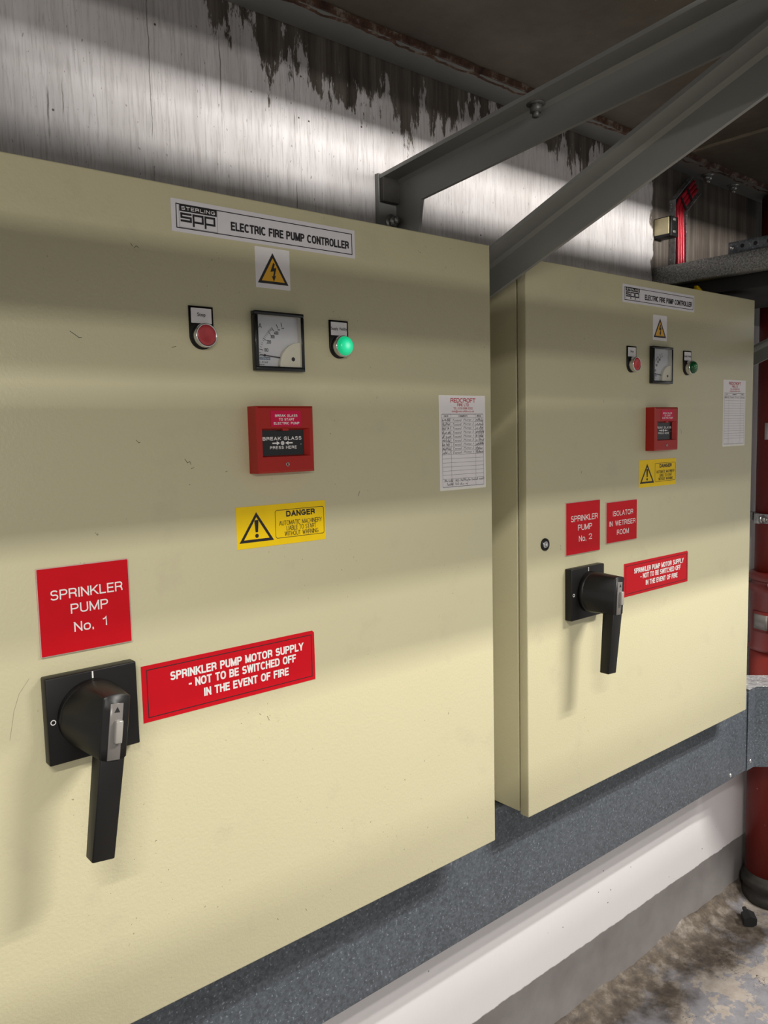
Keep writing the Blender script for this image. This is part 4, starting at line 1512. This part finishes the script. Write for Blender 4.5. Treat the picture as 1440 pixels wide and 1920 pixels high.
# seam across the lid
t = bmesh.new()
q0, q1 = Vector((B[0] + 0.03, B[1] + dp * 0.85, -0.9052)), Vector((B[0] + 0.09, B[1] - 0.04, -0.9052))
nrm = Vector((q1.y - q0.y, q0.x - q1.x, 0)).normalized() * 0.0012
vs = [t.verts.new(v) for v in (q0 + nrm, q1 + nrm, q1 - nrm, q0 - nrm)]
t.faces.new(vs)
b.merge(t, 'sooty')
b.build('lid', tr, False, 'paler galvanised lid')
for p, ax in (((2.58, TY, -1.178), (0, -1, 0)), ((2.722, TY, -1.168), (0, -1, 0)), ((B[0] + 0.05, B[1] - 0.05, -0.955), (-s2, -s2, 0))):
    b = MB()
    b.lathe(p, ax, [(0.0075, 0), (0.0068, 0.0022), (0.003, 0.0034), (0, 0.0036)], 'chrome', 18)
    b.build('screw', tr, True, 'bright domed screw')

# ------------------------------------------------------------------ red sprinkler riser
px_, py_ = 3.045, 0.165
rp = thing('riser_pipe', 'thick dark red sprinkler riser standing against the wall right of the second cabinet', 'pipe', (px_, py_, FLOOR_Z))
b = MB()
b.cyl((px_, py_, -0.56), (px_, py_, 0.800), 0.090, 'pipe', seg=64)
b.build('upper_pipe', rp)
b = MB()
b.lathe((px_, py_, -0.84), (0, 0, 1), [(0.0, 0), (0.104, 0), (0.106, 0.012), (0.1, 0.02), (0.1, 0.215), (0.107, 0.222), (0.108, 0.245), (0.098, 0.25), (0.098, 0.262), (0.108, 0.266), (0.106, 0.288), (0.092, 0.296), (0, 0.296)], 'pipe_bright', 56)
b.build('coupling', rp, True, 'brighter red grooved coupling')
b = MB()
b.cyl((px_, py_, -1.74), (px_, py_, -0.84), 0.100, 'pipe', seg=64)
b.build('lower_pipe', rp)
b = MB()
b.lathe((px_, py_, FLOOR_Z + 0.002), (0, 0, 1), [(0, 0), (0.112, 0), (0.114, 0.012), (0.112, 0.03), (0.107, 0.034), (0.107, 0.052), (0.113, 0.058), (0.114, 0.076), (0.110, 0.086), (0.104, 0.09), (0.101, 0.11), (0, 0.11)], 'sooty', 56)
b.build('base_collar', rp, True, 'dirty black collar at the floor')


def on_pipe(ang, r):
    a = math.radians(ang)
    return Vector((px_ + r * math.cos(a), py_ + r * math.sin(a), 0)), Vector((math.cos(a), math.sin(a), 0))


# direction facing the viewer is roughly 203 degrees round the pipe
b = MB()
c, n = on_pipe(194, 0.108)
c.z = -0.583
hexnut(b, c + Vector((0, 0, 0)), n, 0.016, 0.014, 'chrome')
b.build('coupling_bolt', rp, True, 'bright bolt head')


def patch(b, a0, a1, z0, z1, r, th, mat, seg=6):
    t = bmesh.new()
    rings = []
    for i in range(seg + 1):
        a = a0 + (a1 - a0) * i / seg
        q, n = on_pipe(a, r)
        rings.append([t.verts.new(Vector((q.x + n.x * h, q.y + n.y * h, z))) for h, z in ((0, z0), (th, z0), (th, z1), (0, z1))])
    for a, c in zip(rings, rings[1:]):
        for k in range(4):
            t.faces.new((a[k], c[k], c[(k + 1) % 4], a[(k + 1) % 4]))
    t.faces.new(rings[0])
    t.faces.new(rings[-1][::-1])
    bmesh.ops.recalc_face_normals(t, faces=t.faces)
    b.merge(t, mat)


b = MB()
patch(b, 143, 186, -0.765, -0.690, 0.0995, 0.004, 'pipe_bright')
patch(b, 148, 181, -0.755, -0.700, 0.1030, 0.0012, 'window_grey')
b.build('identification_plate', rp, True, 'small grey square plate in a red surround')
b = MB()
patch(b, 160, 215, -0.058, 0.002, 0.0905, 0.001, 'tag')
b.build('pipe_label', rp, True, 'plain pale grey label')
cl = thing('pipe_clamp', 'galvanised pipe clamp around the dark red riser beside the second cabinet', 'pipe clamp', (px_, py_, -0.345))
b = MB()
b.lathe((px_, py_, -0.362), (0, 0, 1), [(0.0905, 0), (0.0955, 0), (0.0955, 0.034), (0.0905, 0.034), (0.0905, 0)], 'galv_light', 48)
b.build('band', cl)
b = MB()
for q, n in (on_pipe(158, 0.094),):
    sd = Vector((-n.y, n.x, 0))
    b.hull([q + n * e + sd * s * 0.010 + Vector((0, 0, z)) for e in (0, 0.024) for s in (-1, 1) for z in (-0.362, -0.328)], 'galv_light')
b.build('ear', cl, False)
b = MB()
q, n = on_pipe(163, 0.108)
hexnut(b, q + Vector((0, 0, -0.345)) - Vector((-n.y, n.x, 0)) * -0.008, Vector((-n.y, n.x, 0)), 0.010, 0.012, 'zinc')
b.build('clamp_bolt', cl)
b = MB()
b.hull([(x, y, z) for x in (px_ - 0.035, px_ - 0.005) for y in (0.258, WALL_Y - 0.001) for z in (-0.36, -0.33)], 'galv_light')
b.build('stand_off', cl, False)

# black hexagonal stud end lying against the collar
b = MB()
fz = FLOOR_Z
d = Vector((-0.55, -0.55, -0.18)).normalized()
c = Vector((2.80, 0.140, fz + 0.024))
b.cyl(c - d * 0.018, c + d * 0.018, 0.026, 'rubber', seg=6)
b.cyl(c - d * 0.05, c - d * 0.018, 0.008, 'sooty', seg=12)
o = b.build('hex_cap', None, False, None, (2.80, 0.150, fz))
tag(o, 'black hexagonal cap lying on the floor beside the foot of the red pipe', 'cap')

# ------------------------------------------------------------------ red cables in their channel on the wall
ct = thing('cable_channel', 'open galvanised cable channel holding red cables on the bare concrete', 'cable channel', (2.485, WALL_Y, 0.38))
P0, P1, P2 = Vector((2.475, 0, 0.36)), Vector((2.475, 0, 0.700)), Vector((2.572, 0, 0.780))


def side_path(off):
    d0 = Vector((0, 0, 1))
    d1 = (P2 - P1).normalized()
    n0, n1 = Vector((1, 0, 0)), Vector((d1.z, 0, -d1.x))
    mi = (n0 + n1)
    mi = mi / mi.dot(n0)
    return [P0 + n0 * off, P1 + mi * off, P2 + n1 * off]


def channel_wall(b, o0, o1, y0, y1, mat):
    a, c = side_path(o0), side_path(o1)
    for k in range(2):
        b.hull([Vector((p.x, y, p.z)) for p in (a[k], a[k + 1], c[k], c[k + 1]) for y in (y0, y1)], mat)


b = MB()
channel_wall(b, -0.032, -0.030, 0.258, WALL_Y - 0.001, 'galv_light')
channel_wall(b, 0.030, 0.032, 0.254, WALL_Y - 0.001, 'galv_light')
channel_wall(b, -0.030, 0.030, WALL_Y - 0.003, WALL_Y - 0.001, 'galv')
b.build('channel', ct, False)
b = MB()
for sp in (side_path(-0.02), ):
    d1 = (P2 - P1).normalized()
    for c_ in (P1 + d1 * 0.012, P1 + d1 * 0.062):
        nn = Vector((d1.z, 0, -d1.x))
        b.hull([Vector((q.x, y, q.z)) for q in (c_ - nn * 0.022 - d1 * 0.004, c_ + nn * 0.022 - d1 * 0.004, c_ - nn * 0.022 + d1 * 0.004, c_ + nn * 0.022 + d1 * 0.004) for y in (0.2530, 0.2548)], 'rubber')
b.build('cable_tie', ct, False, 'black cable ties')
b = MB()
b.lathe((2.507, 0.262, 0.575), (0, -1, 0), [(0.004, 0), (0.003, 0.002), (0, 0.0024)], 'chrome', 12)
b.build('screw', ct)
for k, off in enumerate((-0.0145, 0.0, 0.0145)):
    b = MB()
    a = side_path(off)
    path = []
    for i in range(13):
        f = i / 12
        bow = 0.003 * math.sin(math.pi * f)
        q = a[0].lerp(a[1] - Vector((0, 0, 0.012)), f)
        path.append((q.x + bow, 0.2625 - 0.003 * math.sin(math.pi * f), q.z))
    for i in range(1, 9):
        f = i / 8
        q = a[1].lerp(a[2], 0.03 + 0.95 * f)
        path.append((q.x, 0.2625, q.z))
    b.tube(path, 0.0060, 'red_cable', 12)
    o = b.build('red_cable', None, True, None, (2.475 + off, WALL_Y, 0.36))
    tag(o, ('leftmost of the three red cables in the wall channel', 'middle of the three red cables in the wall channel', 'rightmost of the three red cables in the wall channel')[k], 'cable', 'red cables in the wall channel')

# small box beside the channel
jb = thing('junction_box', 'small black junction box with a brass coloured side plate left of the red cables', 'junction box', (2.375, WALL_Y, 0.59))
b = MB()
b.box(2.3565, 2.400, 0.222, WALL_Y - 0.001, 0.584, 0.645, 'black', 0.002)
b.build('box', jb)
b = MB()
b.box(2.3535, 2.3565, 0.228, WALL_Y - 0.002, 0.592, 0.642, 'brass', 0.001)
b.build('side_plate', jb, True, 'brass coloured plate')
for z in (0.598, 0.635):
    b = MB()
    b.box(2.366, 2.380, 0.219, 0.2225, z - 0.004, z + 0.004, 'zinc', 0.001)
    b.build('clip', jb, True, 'zinc clip')

# ------------------------------------------------------------------ channel, strut and duct over the second cabinet
ch = thing('steel_channel', 'speckled galvanised steel channel coming out of the wall above the second cabinet', 'steel channel', (2.37, WALL_Y, 0.436))
b = MB()
b.box(2.350, 2.353, -0.75, WALL_Y - 0.001, 0.4365, 0.4935, 'galv_speck', 0.001, 1)
b.box(2.353, 2.395, -0.75, WALL_Y - 0.001, 0.4905, 0.4935, 'galv_speck')
b.box(2.353, 2.395, -0.75, WALL_Y - 0.001, 0.4365, 0.4395, 'galv_speck')
b.build('section', ch)
st = thing('slotted_strut', 'dark slotted strut end lying on the speckled channel above the second cabinet', 'strut', (2.375, -0.35, 0.4935))
b = MB()
ys_, ye_ = 0.036, -0.74
zs0, zs1 = 0.4940, 0.5265
holes = [(-0.040, 0.0055), (-0.075, 0.0055), (-0.110, 0.0055)]
b.box(2.352, 2.3545, ye_, ys_, zs0, zs1, 'galv', 0.0008, 1)
b.box(2.3545, 2.392, ye_, ys_, zs0, zs0 + 0.0025, 'galv')
b.box(2.3545, 2.392, ye_, ys_, zs1 - 0.0025, zs1, 'galv')
b.build('section', st)
b = MB()
for i in range(14):
    yy = 0.036 - 0.042 - 0.038 * i
    b.cyl((2.3518, yy, 0.511), (2.3523, yy, 0.511), 0.006, 'rubber', seg=18)
b.build('punched_hole', st, False)['kind'] = 'stuff'
b = MB()
b.lathe((2.352, 0.024, 0.5105), (-1, 0, 0), [(0.006, 0), (0.0055, 0.003), (0, 0.004)], 'chrome', 16)
b.build('bolt', st, True, 'bright bolt head')
b = MB()
b.box(2.402, 2.84, -0.60, 0.235, 0.395, 0.470, 'duct', 0.004)
o = b.build('duct', None, True, None, (2.65, -0.2, 0.395))
tag(o, 'flat black duct in the gap under the speckled channel above the second cabinet', 'duct')
b = MB()
b.prism([(0.112, 0.376), (0.16, 0.376), (0.16, 0.425), (0.15, 0.425)], 'x', 2.386, 2.400, 'yellow')
o = b.build('yellow_tag', None, True, None, (2.393, 0.13, 0.376))
tag(o, 'small yellow tag showing over the top edge of the second cabinet', 'tag')
